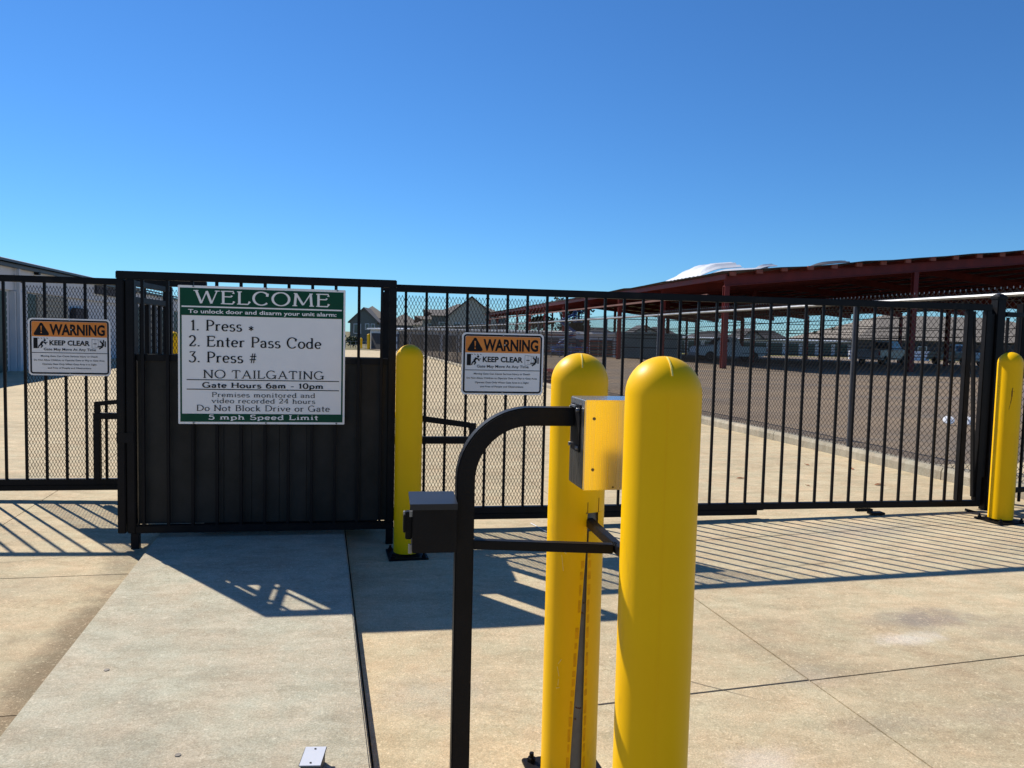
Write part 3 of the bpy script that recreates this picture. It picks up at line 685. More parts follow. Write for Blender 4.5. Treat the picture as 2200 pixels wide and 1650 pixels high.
# warning signs
def warning(label, loc):
    Wd, Hd = .612, .457
    t = thing('warning_sign', label, 'sign', loc, PHI, 'gate warning signs')
    x = lambda s: s*Wd
    z = lambda q: (1-q)*Hd
    part('board', plate(0, Wd, 0, Hd, .03, 0, .003), 'white', t)
    part('black_border', ring(.012, Wd-.012, .012, Hd-.012, .024, .0125, -.001), 'ink', t)
    part('orange_header', MB().poly([(x(.043), -.0012, z(.32)), (x(.957), -.0012, z(.32))]+[p for p in rrect(x(.043), x(.957), z(.95), z(.057), .012, -.0012) if p[2] > z(.3)]), 'orange', t)
    def tx(s, a, c, q0, q1, bold=.03, m='ink', sp=1.0):
        for wb in words(text_mesh(s, x(a), x(c), z((q0+q1)/2), (q1-q0)*Hd, bold, sp), (q1-q0)*Hd*.22): part('lettering', wb, m, t, loc=(0, -.002, 0))
    tx('WARNING', .258, .932, .088, .292, .035)
    tx('KEEP CLEAR', .255, .745, .378, .472, .03)
    tx('Gate May Move At Any Time', .185, .82, .515, .562, .012)
    tx('Moving Gate Can Cause Serious Injury or Death', .15, .84, .645, .675, .012)
    tx('Do Not Allow Children to Operate Gate or Play in Gate Area', .065, .925, .715, .745, .012)
    tx('Operate Gate Only When Gate Area is in Sight', .165, .825, .785, .815, .012)
    tx('and Free of People and Obstructions', .23, .76, .852, .882, .012)
    part('rule_line', MB().quad((x(.043), -.002, z(.598)), (x(.957), -.002, z(.598)), (x(.957), -.002, z(.608)), (x(.043), -.002, z(.608))), 'ink', t)
    a = (x(.072), z(.285)); c = (x(.245), z(.285)); d = (x(.1585), z(.085))
    cx = sum(p[0] for p in (a, c, d))/3; cz = sum(p[1] for p in (a, c, d))/3; pts = []
    for p in (a, c, d):
        for k in range(5):
            vx = p[0]-cx; vz = p[1]-cz; an = math.atan2(vz, vx)+(k-2)*.42; bx = p[0]-vx*.16; bz = p[1]-vz*.16
            pts.append((bx+.012*math.cos(an), -.002, bz+.012*math.sin(an)))
    part('warning_triangle', MB().poly(pts), 'ink', t)
    b = MB().poly([(x(.150), -.003, z(.135)), (x(.167), -.003, z(.135)), (x(.162), -.003, z(.222)), (x(.155), -.003, z(.222))])
    b.poly([(x(.1585)+.0055*math.cos(k*PI/5), -.003, z(.252)+.0055*math.sin(k*PI/5)) for k in range(10)])
    part('exclamation_mark', b, 'orange', t)
    def line(b, p, q, wdt):
        p = (x(p[0]), z(p[1])); q = (x(q[0]), z(q[1])); dx = q[0]-p[0]; dz = q[1]-p[1]; L = math.hypot(dx, dz); nx, nz = -dz/L*wdt/2, dx/L*wdt/2
        b.poly([(p[0]+nx, -.002, p[1]+nz), (p[0]-nx, -.002, p[1]-nz), (q[0]-nx, -.002, q[1]-nz), (q[0]+nx, -.002, q[1]+nz)])
    b = MB(); b.poly([(x(.062), -.002, z(.345)), (x(.112), -.002, z(.345)), (x(.112), -.002, z(.528)), (x(.062), -.002, z(.528))])
    for k in range(4): line(b, (.115+.035*k, .345), (.132+.035*k, .357), .004)
    for p, q, wdt in (((.178, .405), (.150, .455), .016), ((.150, .455), (.172, .485), .011), ((.172, .485), (.150, .515), .009), ((.150, .458), (.128, .488), .010), ((.128, .488), (.120, .522), .008), ((.180, .410), (.205, .430), .008), ((.205, .430), (.232, .418), .006), ((.184, .412), (.215, .455), .008)): line(b, p, q, wdt)
    b.poly([(x(.198)+.0085*math.cos(k*PI/5), -.002, z(.385)+.0085*math.sin(k*PI/5)) for k in range(10)])
    for p, q, wdt in (((.772, .352), (.772, .515), .0018), ((.772, .352), (.885, .366), .0018), ((.772, .515), (.885, .49), .0018), ((.885, .366), (.885, .49), .0018), ((.81, .357), (.81, .507), .0012), ((.85, .361), (.85, .499), .0012), ((.79, .432), (.83, .432), .006),
                      ((.870, .385), (.905, .43), .010), ((.915, .36), (.908, .44), .009), ((.908, .43), (.905, .475), .016), ((.905, .475), (.84, .48), .008), ((.905, .48), (.86, .522), .010), ((.935, .385), (.935, .485), .009)): line(b, p, q, wdt)
    for wb in words(b, .15): part('pictogram', wb, 'ink', t)
    b = MB()
    for (s, q) in ((.5, .028), (.5, .972), (.52, .19)):
        b.poly([(x(s)+.005*math.cos(k*PI/4), -.004, z(q)+.005*math.sin(k*PI/4)) for k in range(8)])
    part('screw', b, 'alu', t)
    return t
warning('orange topped warning sign on the mesh of the right gate, behind the nearest bollards', gat(-.383, -.022, 1.005))
warning('orange topped warning sign on the mesh of the left gate beside the pale storage building', gat(-3.747, 1.05-.03, 1.038))

# ------------------------------------------------------------------ bollards
def dome_profile(r, h, z0):
    p = [(r, z0), (r, h-r*1.0)]
    for k in range(1, 11):
        t = PI/2*k/10; p.append((max(r*math.cos(t), .0002), h-r*1.0+r*1.0*math.sin(t)))
    return p
def base_plate(t, r):
    part('base_plate', MB().box(-r, r, -r, r, .0, .014), 'black', t, rot=(0, 0, .25), bev=.003)
    for (a, c) in ((1, 1), (1, -1), (-1, 1), (-1, -1)):
        part('anchor_bolt', MB().lathe([(.014, .0145), (.014, .028), (.008, .0285), (.008, .045)], 6, a*r*.78, c*r*.78), 'black', t, rot=(0, 0, .25))
def bollard(x, y, h, r, label, plate_=True, n=48, group='yellow bollards', zoff=0):
    t = thing('bollard', label, 'bollard', (x, y, G(x, y)+zoff), 0, group)
    part('sleeve', MB().lathe(dome_profile(r, h, .03 if plate_ else 0), n), 'yellow', t, smooth=True)
    if plate_: base_plate(t, r*1.45)
    return t
bA = bollard(.362, 1.83, 1.415, .0905, 'nearest yellow bollard, broadest in view, in front of the steel box', zoff=-.006)
b = MB(); cam_ang = math.atan2(-1.83, -.362)
for dz in range(24):      # moulding seam down the sleeve and across the dome
    z0 = .05+dz*.053; a = cam_ang+.12
    b.box(-.0008, .0008, .0899, .0908, z0, z0+.053)
part('seam', b, 'yellow', bA, rot=(0, 0, cam_ang+.12-PI/2))
def nib(t, r, h, ang):
    b = MB(); pts = []
    for k in range(9):
        e = PI/2*(.35+.5*k/8); pts.append(Vector(((r+.0006)*math.cos(e), 0, h-r+(r+.0006)*math.sin(e))))
    for p, q in zip(pts[:-1], pts[1:]): b.bar(p, q, .0035, .002)
    part('moulding_nib', b, 'scratch', t, rot=(0, 0, ang))
nib(bA, .0905, 1.415, cam_ang+.25)
# rear bollard with split sleeve
BX, BY, BR, BH = .215, 2.44, .0905, 1.40
tB = thing('bollard', 'yellow bollard with split sleeve and orange residue behind the steel box', 'bollard', (BX, BY, G(BX, BY)), 0, 'yellow bollards')
fa = math.atan2(-BY, -BX)                      # towards the viewer
def gapf(z):                                   # angles of the left and right lip of the slit
    if z >= .905: return fa+.42, fa+.42
    if z >= .848: return fa+.42, fa+.89
    if z >= .80: return fa+.42, fa+.49
    s = z/.80; return fa+.03+.38*s**1.25, fa+.47
b = MB(); n = 72; zs = [.03+.02*k for k in range(39)]+[.8005, .8475, .8485, .9045, .9055, .95, 1.1, 1.25]+[BH-BR+BR*math.sin(PI/2*k/12) for k in range(0, 13)]
zs = sorted(set(zs))
for z in zs:
    l, r_ = gapf(z); rr = BR if z <= BH-BR else max(math.sqrt(max(0, BR*BR-(z-BH+BR)**2)), .0002)
    for k in range(n+1):
        a = r_+(2*PI-(r_-l))*k/n; b.v.append((rr*math.cos(a), rr*math.sin(a), z))
for j in range(len(zs)-1):
    for k in range(n): b.f.append((j*(n+1)+k, j*(n+1)+k+1, (j+1)*(n+1)+k+1, (j+1)*(n+1)+k))
part('sleeve', b, 'yellow', tB, smooth=True)
part('steel_pipe', MB().lathe([(.082, .01), (.082, 1.2)], 32), 'pipe', tB, smooth=True)
b = MB()
for (z, a0, a1, wd) in ((.62, .38, .43, .004), (.585, .30, .42, .003), (.28, .22, .44, .003), (.245, .20, .24, .004)):
    pp = [Vector((.0828*math.cos(fa+a0+(a1-a0)*k/4), .0828*math.sin(fa+a0+(a1-a0)*k/4), z+random.uniform(-.004, .004))) for k in range(5)]
    for p, q in zip(pp[:-1], pp[1:]): b.bar(p, q, wd*.5, wd)
part('rust_streak', b, 'rust', tB)
z = .79
while z > .03:
    hgt = random.uniform(.018, .045); l, r_ = gapf(z-hgt/2)
    for a, wd in ((l-.085, .10), (r_+.09, .10)):
        if random.random() < .12: continue
        q = []
        a0 = a-wd/2+random.uniform(-.01, .01); a1 = a+wd/2+random.uniform(-.02, .01)
        for (aa, zz) in ((a0, z-hgt), (a1, z-hgt+.002), (a1, z), (a0, z-.001)): q.append(((BR+.0006)*math.cos(aa), (BR+.0006)*math.sin(aa), zz))
        am = (a0+a1)/2; rr = BR+.0007; b = MB()
        b.poly([q[0], (rr*math.cos(am), rr*math.sin(am), z-hgt), q[1], q[2], (rr*math.cos(am), rr*math.sin(am), z), q[3]])
        part('orange_residue', b, 'tape', tB)
    z -= hgt+random.uniform(.006, .016)
b = MB()
def scr(ang, z, l, tilt):
    p = Vector(((BR+.0008)*math.cos(fa+ang), (BR+.0008)*math.sin(fa+ang), z)); q = Vector(((BR+.0008)*math.cos(fa+ang+l*math.sin(tilt)/BR), (BR+.0008)*math.sin(fa+ang+l*math.sin(tilt)/BR), z+l*math.cos(tilt)))
    b.bar(p, q, .0015, .0015)
for args in ((-.48, .80, .018, .5), (-.46, .795, .03, 1.35), (-.5, .79, .025, 2.2), (-.45, .77, .05, 3.0), (-.47, .42, .02, .6), (-.5, .41, .03, 2.9), (-.44, .37, .02, 3.2), (-.52, .34, .012, 1.2)): scr(*args)
part('scratch', b, 'scratch', tB)
b = MB()
for (a0, z0, a1, z1) in ((.42, .905, .42, .94), (.89, .905, .90, .95), (.36, .905, .42, .907)):
    b.bar(((BR+.0006)*math.cos(fa+a0), (BR+.0006)*math.sin(fa+a0), z0), ((BR+.0006)*math.cos(fa+a1), (BR+.0006)*math.sin(fa+a1), z1), .0015, .0015)
part('cut_mark', b, 'crack', tB)
nib(tB, BR, BH, fa+.1)
base_plate(tB, .125)
bC = bollard(-.66, 4.93, 1.375, .087, 'yellow bollard standing at the right end of the black enclosure')
bD = bollard(3.90, 6.02, 1.345, .088, 'yellow bollard with a dark crack beside the right gate post', zoff=-.005)
b = MB(); fd = math.atan2(-6.02, -3.90); pp = [(.30, 1.07), (.26, 1.045), (.45, 1.04), (.26, 1.045), (.27, 1.0), (.2, .95), (.1, .90)]
for p, q, wd in zip(pp[:-1], pp[1:], (.004, .004, .004, .007, .004, .002)):
    b.bar((.0885*math.cos(fd+p[0]), .0885*math.sin(fd+p[0]), p[1]), (.0885*math.cos(fd+q[0]), .0885*math.sin(fd+q[0]), q[1]), wd, wd*.4)
part('crack', b, 'crack', bD)
bollard(-4.33, 9.78, 1.40, .09, 'yellow bollard seen through the enclosure bars behind the left gate', n=32, zoff=-.05)
for i_, (x_, y_, s_) in enumerate([(-21.3, 108, 'leftmost of the small yellow bollards far behind the welcome sign'), (-19.6, 104, 'middle one of the small yellow bollards by the far grey shed'), (-18.9, 101, 'yellow bollard touching the corner of the far grey shed')]):
    bollard(x_, y_, 1.5+.5*(i_ > 0), .14, s_, False, 12, 'far yellow bollards')

# ------------------------------------------------------------------ reader pedestal
ped = thing('reader_pedestal', 'black gooseneck pedestal of square tube carrying the keypad box', 'pedestal', (-.1235, 2.10, 0), PHI)
S2 = .0255
b = MB(); path = [(0, 0, .0), (0, 0, 1.055)]
for k in range(1, 17):
    t = PI/2*k/16; path.append((.178-.178*math.cos(t), 0, 1.055+.178*math.sin(t)))
path.append((.300, 0, 1.233))
for i, p in enumerate(path):
    a = Vector(path[max(0, i-1)]); c = Vector(path[min(len(path)-1, i+1)]); d = (c-a).normalized(); nrm = Vector((0, 1, 0)); sd_ = d.cross(nrm)
    for (e, f_) in ((-1, -1), (1, -1), (1, 1), (-1, 1)): b.v.append(tuple(Vector(p)+sd_*S2*e+nrm*S2*f_))
for i in range(len(path)-1):
    for k in range(4): b.f.append((4*i+k, 4*i+(k+1) % 4, 4*i+4+(k+1) % 4, 4*i+4+k))
b.f.append((0, 1, 2, 3)); m_ = 4*(len(path)-1); b.f.append((m_+3, m_+2, m_+1, m_))
part('gooseneck_post', b, 'black', ped, bev=.004, smooth=True)
part('base_plate', MB().box(-.09, .09, -.09, .09, .0, .012), 'black', ped, bev=.003)
# the bollard link and the crossbar welded between
ped_m = Matrix.Translation(Vector((-.1235, 2.10, 0))) @ Matrix.Rotation(PHI, 4, 'Z')
inv = ped_m.inverted()
LA = inv @ Vector((.249, 2.385, .878)); LB = inv @ Vector((.335, 1.90, .878))
b = MB(); b.bar(LA, LB, .0255, .0255)
part('link_bar', b, 'black', ped, bev=.002)
mid_ = LA.lerp(LB, .62)
b = MB(); b.bar((S2+.0005, -.01, .877), (mid_.x-.014, mid_.y, .877), .0255, .0255)
part('crossbar', b, 'black', ped, bev=.002)
b = MB()
for k in range(7): b.lathe([(.001, .886), (.004, .889), (.001, .893)], 6, mid_.x-.012+.003*(k % 3), mid_.y-.012+.004*k)
part('weld_bead', b, 'black', ped)
part('mounting_plate', MB().box(.2985, .3015, -.085, .012, 1.142, 1.272), 'black', ped, bev=.001)
b = MB(); b.box(.2925, .298, -.05, .0, 1.2625, 1.268)
for (yy, zz) in ((-.073, 1.258), (.002, 1.258), (-.073, 1.155), (.002, 1.155)): b.bar((.291, yy, zz), (.298, yy, zz), .0055, n=6)
part('clamp_bolts', b, 'galv', ped)

# stainless keypad housing
kb = thing('keypad_housing', 'brushed stainless steel keypad box held between the two nearest yellow bollards', 'steel box', (.168, 2.168, 1.046), math.radians(11.5))
# local: x to the right, y away from viewer
b = MB().box(.0, .215, -.140, .0, 0, .243)
part('shell', b, 'steel', kb, bev=.0025)
for (xx, zz) in ((.026, .193), (.026, .056)):
    bb = MB(); bb.lathe([(.0042, 0), (.0042, .0015), (.0028, .0022)], 14)
    part('screw', bb, 'coin', kb, loc=(xx, -.1402, zz), rot=(PI/2, 0, 0), smooth=True)
part('drain_hole', MB().lathe([(.0025, 0), (.0025, .0006)], 8), 'ink', kb, loc=(.084, -.1402, .008), rot=(PI/2, 0, 0))
part('face_flange', MB().box(.2155, .219, -.139, .002, -.002, .245), 'steel', kb, bev=.001)

# small lock box on the post
lb = thing('lock_box', 'small black steel lock box with sloped lid on the pedestal post', 'lock box', tuple(ped_m @ Vector((-S2-.001, 0, .872))), PHI)
b = MB().box(-.118, 0, -.075, .05, 0, .130)
part('body', b, 'black', lb, bev=.0015)
b = MB(); b.v = [(-.126, -.083, .118), (.0, -.083, .118), (.0, -.083, .134), (-.126, -.083, .134), (-.126, .052, .140), (0, .052, .140), (0, .052, .132), (-.126, .052, .132), (-.126, -.08, .1305), (0, -.08, .1305), (-.126, -.08, .118), (0, -.08, .118)]
b.f = [(0, 1, 2, 3), (3, 2, 5, 4), (4, 5, 6, 7), (8, 9, 6, 7), (0, 3, 8, 10), (3, 4, 7, 8), (1, 11, 9, 2), (2, 9, 6, 5), (0, 10, 11, 1), (10, 8, 9, 11)]
part('lid', b, 'lid', lb)
b = MB(); b.box(-.136, -.1185, -.045, -.02, .03, .105).box(-.142, -.136, -.055, -.01, .05, .10)
part('hasp', b, 'black', lb, bev=.002)
b = MB(); b.bar((-.139, -.05, .105), (-.139, -.05, .07), .0025, n=6).bar((-.139, -.035, .105), (-.139, -.035, .08), .0025, n=6).bar((-.139, -.05, .105), (-.139, -.035, .105), .0025, n=6)
part('shackle', b, 'galv', lb)
part('hinge_clip', MB().box(-.128, -.1185, -.06, -.05, -.004, .02).box(-.126, -.1185, -.06, -.05, .095, .11), 'galv', lb)

# ------------------------------------------------------------------ small things on the ground
t = thing('junction_box', 'small outdoor outlet box with pale blank cover on the raised pad', 'outlet box', (-.598, 2.335, G(-.6, 2.3)+.073), math.radians(4))
part('body', MB().box(-.030, .030, -.048, .048, 0, .042), 'gutter', t, bev=.003)
part('cover', MB().box(-.0345, .0345, -.056, .056, .0425, .0465), 'plastic', t, bev=.002)
for yy in (-.04, .04): part('screw', MB().lathe([(.0035, .0466), (.0035, .048)], 8, 0, yy), 'ink', t)
t = thing('junction_box', 'pale square cover at the foot of the gooseneck pedestal', 'outlet box', (-.162, 2.375, G(0, 2.3)), math.radians(4))
part('body', MB().box(-.02, .02, -.035, .035, 0, .03), 'gutter', t, bev=.003)
part('cover', MB().box(-.024, .024, -.04, .04, .0305, .034), 'plastic', t, bev=.002)
tag(part('metal_disc', MB().lathe([(.011, 0), (.0108, .002), (.008, .0022)], 20), 'coin', loc=(-1.6, 3.0, G(-1.6, 3)+.0735), smooth=True), 'small dull metal disc lying on the raised pad left of its middle', 'metal disc')
tag(part('metal_disc', MB().lathe([(.010, 0), (.0098, .002)], 16), 'coin', loc=(-1.052, 2.40, G(-1, 2.4)+.0735), smooth=True), 'dark metal disc at the front of the raised pad', 'metal disc')
def leaf(x, y, s, rz, label):
    b = MB(); pts = [(-1, 0, 0), (-.5, .32, .12), (.1, .42, .2), (.7, .2, .12), (1, 0, .28), (.6, -.25, .1), (0, -.4, .22), (-.6, -.22, .06)]
    b.v = [(p[0]*s, p[1]*s, p[2]*s) for p in pts]+[(0, 0, .02*s)]; b.f = [(k, (k+1) % 8, 8) for k in range(8)]
    tag(part('dry_leaf', b, 'dryleaf', loc=(x, y, G(x, y)+.004), rot=(0, 0, rz)), label, 'leaf', 'dry leaves near the kerb')
LF = [(3.62, 7.45, .06, .3, 'largest brown leaf on the concrete inside the gate near the right post'), (3.75, 8.35, .045, 1.4, 'reddish leaf against the kerb behind the right pickets'),
      (3.35, 8.6, .04, 2, 'small curled leaf below the kerb behind the gate'), (2.35, 7.75, .05, .2, 'thin twig like leaf inside the gate on open concrete'), (2.6, 10.6, .05, .9, 'far leaf lying by the kerb past the second bollard'), (2.9, 7.4, .03, 2.2, 'tiny dark leaf beside the bottom rail')]
for a in LF: leaf(*a)
for i_, (x_, y_, lab) in enumerate([(7.55, 13.2, 'round white lid standing on the asphalt, left one'), (7.86, 13.15, 'round white lid standing on the asphalt, right one')]):
    t = thing('round_lid', lab, 'lid', (x_, y_, G(x_, y_)), math.radians(-25), 'white round lids on the asphalt')
    b = MB(); b.lathe([(.0, -.02), (.085, -.02), (.09, -.012), (.09, .012), (.07, .018), (.02, .02), (.0, .024)], 24)
    part('disc', b, 'whitepaint', t, loc=(0, 0, .075), rot=(math.radians(42), 0, 0), smooth=True)
    part('stub', MB().lathe([(.012, .0), (.012, .012)], 10), 'galv', t, loc=(0, -.018, .09), rot=(math.radians(42), 0, 0))

# ------------------------------------------------------------------ chain link fence along the kerb
cf = thing('chain_link_fence', 'grey chain link fence with top pipe running along the kerb to the distance', 'fence')
FU = 4.195
def fp(v, z=0): X_, Y_ = pav(FU, v); return Vector((X_, Y_, G(X_, Y_)+z))
VS = [2.45+2.77*k for k in range(22)]
TOPZ = 1.88
for k, v_ in enumerate(VS):
    r_ = .038 if k == 0 else .026
    p = fp(v_); b = MB(); b.lathe([(r_, 0), (r_, TOPZ+(.07 if k == 0 else -.03)), (r_*.6, TOPZ+(.10 if k == 0 else 0)), (.001, TOPZ+(.11 if k == 0 else .005))], 10)
    part('post', b, 'darkgalv', cf, loc=p, smooth=True)
for a, c in zip(VS[:-1], VS[1:]):
    b = MB(); b.bar(fp(a, TOPZ-.03), fp(c, TOPZ-.03), .021, n=8); part('top_pipe', b, 'galv', cf, smooth=True)
b = MB(); b.bar(fp(VS[0], TOPZ-.02)+Vector((-.06, .02, .0)), fp(VS[0], TOPZ-.02)+Vector((.06, -.02, .0)), .02, .05); part('brace_band', b, 'galv', cf)
def chain(v0, v1, pitch_, r_):
    b = MB(); z0 = .10; H = TOPZ+.03-z0; W_ = v1-v0
    for sgn in (1, -1):
        j = -int(H/pitch_)-1
        while j*pitch_ < W_+H:
            c = j*pitch_; j += 1
            a0, a1 = (max(0, c), min(W_, c+H)) if sgn > 0 else (max(0, c-H), min(W_, c))
            if a1-a0 < .01: continue
            za = sgn*(a0-c); zb = sgn*(a1-c)
            n_ = max(1, int((a1-a0)/1.0)); off = .003*sgn
            for q in range(n_):
                s0 = a0+(a1-a0)*q/n_; s1 = a0+(a1-a0)*(q+1)/n_
                P = fp(v0+s0, z0+za+(zb-za)*q/n_)+PU*off; Q = fp(v0+s1, z0+za+(zb-za)*(q+1)/n_)+PU*off
                b.bar(P, Q, r_, n=3, cap=False)
    return b
part('chain_link', chain(VS[0], VS[0]+14, .072, .0029), 'chain', cf, kind='stuff')
part('chain_link', chain(VS[0]+14, VS[0]+32, .072, .0034), 'chain', cf, kind='stuff')
part('chain_link', chain(VS[0]+32, VS[-1], .12, .004), 'chain', cf, kind='stuff')
b = MB()
for q in range(120):
    v_ = VS[0]+q*.068; p = fp(v_, TOPZ+.028); b.bar(p, p+Vector((0, 0, .02)), .004, n=4)
part('knuckles', b, 'galv', cf, kind='stuff')

# rusty steel lengths stacked just behind the fence
t = thing('steel_stack', 'stack of rusty red steel lengths on the asphalt behind the chain link fence', 'steel stack', (*pav(4.85, 18.6), G(*pav(4.85, 18.6))), PSI+.05)
k_ = 0
for lay in range(4):
    for j in range(2):
        xx = j*.3+random.uniform(-.06, .06)
        part('steel_length', MB().box(xx-.12, xx+.12, -1.5+random.uniform(-.3, .3), 1.5+random.uniform(-.3, .3), lay*.12+.01, lay*.12+.085), 'redpale' if (lay+j) % 3 else 'red', t)

# ------------------------------------------------------------------ carport canopy
C0 = Vector((10.55, 38.7, 0)); RZ = 4.7; SL = .103; CW = 36.0; CD = 96.0
cp = thing('carport_canopy', 'long red steel carport with storm damaged roof at right', 'carport', (C0.x, C0.y, G(C0.x, C0.y)), PHI)
gz = G(C0.x, C0.y)
def rz_(u): return RZ-gz-.0+(SL*u if u < CW/2 else SL*(CW-u))
IB = MB()   # column: H section
def hsec(b, x, y, z0, z1, w_=.26, d_=.26, tk=.03):
    b.box(x-w_/2, x+w_/2, y-d_/2, y-d_/2+tk, z0, z1).box(x-w_/2, x+w_/2, y+d_/2-tk, y+d_/2, z0, z1).box(x-tk/2, x+tk/2, y-d_/2+tk+.001, y+d_/2-tk-.001, z0, z1)
BAY = 8.9
for r_i, u_ in enumerate((.13, 10.6, 27, CW-.13)):
    for j in range(11):
        y_ = .14+j*BAY
        if r_i and j % 2: continue
        b = MB(); P_ = gat(0, 0); Xw = C0+GU*u_+GV*y_; zb = G(Xw.x, Xw.y)-gz
        hsec(b, u_, y_, zb, rz_(u_)-.62)
        part('column', b, 'red', cp)
for j in range(11):
    y_ = .14+j*BAY; b = MB()
    for (ua, ub) in ((0, CW/2), (CW/2, CW)):
        for (dz, hh, wd) in ((-.14, .03, .22), (-.60, .03, .22)):
            b.bar((ua, y_, rz_(ua)+dz), (ub, y_, rz_(ub)+dz), wd, hh)
        b.bar((ua, y_, rz_(ua)-.37), (ub, y_, rz_(ub)-.37), .02, .43)
    part('rafter', b, 'red', cp)
# end trim channel and purlins with stub ends
npur = 27
for k in range(npur):
    u_ = .25+k*(CW-.5)/(npur-1)
    y0_ = -.55 if k % 1 == 0 else -.1
    y0_ = -random.uniform(.30, .42)
    b = MB(); zc = rz_(u_)-.03
    b.box(u_-.035, u_+.035, y0_+.12, CD-2, zc-.09, zc+.08)
    part('purlin', b, 'red', cp)
    b = MB(); b.v = []
    b.box(u_-.16, u_+.16, y0_-.02, y0_+.10, zc-.08+random.uniform(-.03, .02), zc+.10)
    part('purlin_end', b, 'redlight', cp)
part('eave_beam', MB().box(-.10, .0, -.2, CD-2, RZ-gz-.28, RZ-gz-.02), 'red', cp)
part('lower_eave_channel', MB().box(-.06, .04, 2, CD-2, RZ-gz-1.02, RZ-gz-.90), 'redpale', cp)
# roof sheets, some bent up at the edge
for k in range(24):
    y0_ = -.45+k*4.0; y1_ = y0_+3.98
    for side in (0, 1):
        ua, ub = (-.35, CW/2-.01) if side == 0 else (CW/2+.01, CW+.35)
        nn = 12; b = MB()
        ph = random.uniform(0, 6)
        for q in range(nn+1):
            uu = ua+(ub-ua)*q/nn; zz = (rz_(max(0, min(CW, uu)))+(SL*uu if uu < 0 else 0))+.085
            wob = .03*math.sin(q*1.9+ph)+.02
            edge = random.uniform(-.03, .10) if (k == 0 and side == 0) else (random.uniform(-.02, .1) if q == 0 else 0)
            b.v += [(uu, y0_+(random.uniform(-.15, .15) if k == 0 else 0), zz+wob*.5+edge*.6), (uu, y1_, zz+wob*.5)]
        for q in range(nn): b.f.append((2*q, 2*q+2, 2*q+3, 2*q+1))
        i0 = len(b.v); b.v += [(x, y, z-.02) for (x, y, z) in b.v]
        for q in range(nn): b.f.append((i0+2*q, i0+2*q+1, i0+2*q+3, i0+2*q+2)); b.f.append((2*q, i0+2*q, i0+2*q+2, 2*q+2))
        part('roof_sheet', b, 'roofsheet', cp)
# partition rails under the roof
for (u_, ya, yb) in ((10.6, .3, 60), (27, .3, 60)):
    for z_ in (.65, 1.2, 1.75, 2.3, 2.85):
        b = MB(); nseg = 12
        for q in range(nseg):
            a = ya+(yb-ya)*q/nseg; c = ya+(yb-ya)*(q+1)/nseg
            A_ = C0+GU*u_+GV*a; B_ = C0+GU*u_+GV*c
            b.bar((u_, a, z_+G(A_.x, A_.y)-gz), (u_, c, z_+G(B_.x, B_.y)-gz), .05, .05, cap=False)
        part('rail', b, 'black', cp)
for y_ in (26.9, 62.5):
    for z_ in (.9, 1.7, 2.5, 3.3):
        for (ua, ub) in ((.3, 10.4), (10.8, 18), (18.4, 26.8), (27.2, CW-.3)):
            A_ = C0+GU*ua+GV*y_
            b = MB(); b.bar((ua, y_, z_+G(A_.x, A_.y)-gz), (ub, y_, z_+G(A_.x, A_.y)-gz), .06, .06, cap=False); part('rail', b, 'black', cp)
# thin service poles in front of the canopy
for (u_, v_, h_) in ((8.0, 26.5, 4.6), (15.4, 24.5, 5.2)):
    pass
# loose white sheets curled on the roof edge
def loose(u_, v_, W_, D_, H_, label, prof, seed=1, m='whitesheet'):
    random.seed(seed); b = MB(); nx, ny = 10, 22; base = rz_(u_)+gz
    for lay in (0, -.02):
        for j in range(ny+1):
            t_ = j/ny; hh = H_*interp(t_, [p[0] for p in prof], [p[1] for p in prof]); jit = random.Random(seed*100+j).uniform(-.10, .06)*H_
            for i in range(nx+1):
                s = i/nx
                b.v.append((s*W_, t_*D_, (hh+jit)*(.06+.94*math.sin(PI*min(.5, s*.9)))+(.035 if j % 2 else 0)+lay+SL*s*W_))
    n_ = nx+1
    for j in range(ny):
        for i in range(nx):
            b.f.append((j*n_+i, j*n_+i+1, (j+1)*n_+i+1, (j+1)*n_+i)); o_ = n_*(ny+1); b.f.append((o_+j*n_+i, o_+(j+1)*n_+i, o_+(j+1)*n_+i+1, o_+j*n_+i+1))
    P = C0+GU*u_+GV*v_; o = part('loose_roof_sheet', b, m, None, loc=(P.x, P.y, base+.10), rot=(0, 0, PHI))
    tag(o, label, 'roof sheet', 'torn roof sheets on the carport'); return o
loose(.0, 3.2, 2.4, 6.3, .74, 'largest curled white roof sheet at the left end of the carport roof', [(0, .55), (.2, .9), (.45, 1), (.62, .9), (.8, .62), (1, 0)], 1)
loose(.4, .3, 1.8, 3.0, .24, 'crumpled white roof sheet just right of the large curled one', [(0, .3), (.4, .6), (.7, .9), (1, 1)], 2)
loose(1.6, -.3, 1.0, 1.1, .22, 'small bent white sheet sticking up near the front roof corner', [(0, .5), (.5, 1), (1, .3)], 3)
loose(5.0, -.4, 1.5, 1.2, .17, 'thin flipped up grey roof sheet over the front rafter', [(0, .2), (.5, .8), (1, 1)], 4, 'roofsheet')
random.seed(11)

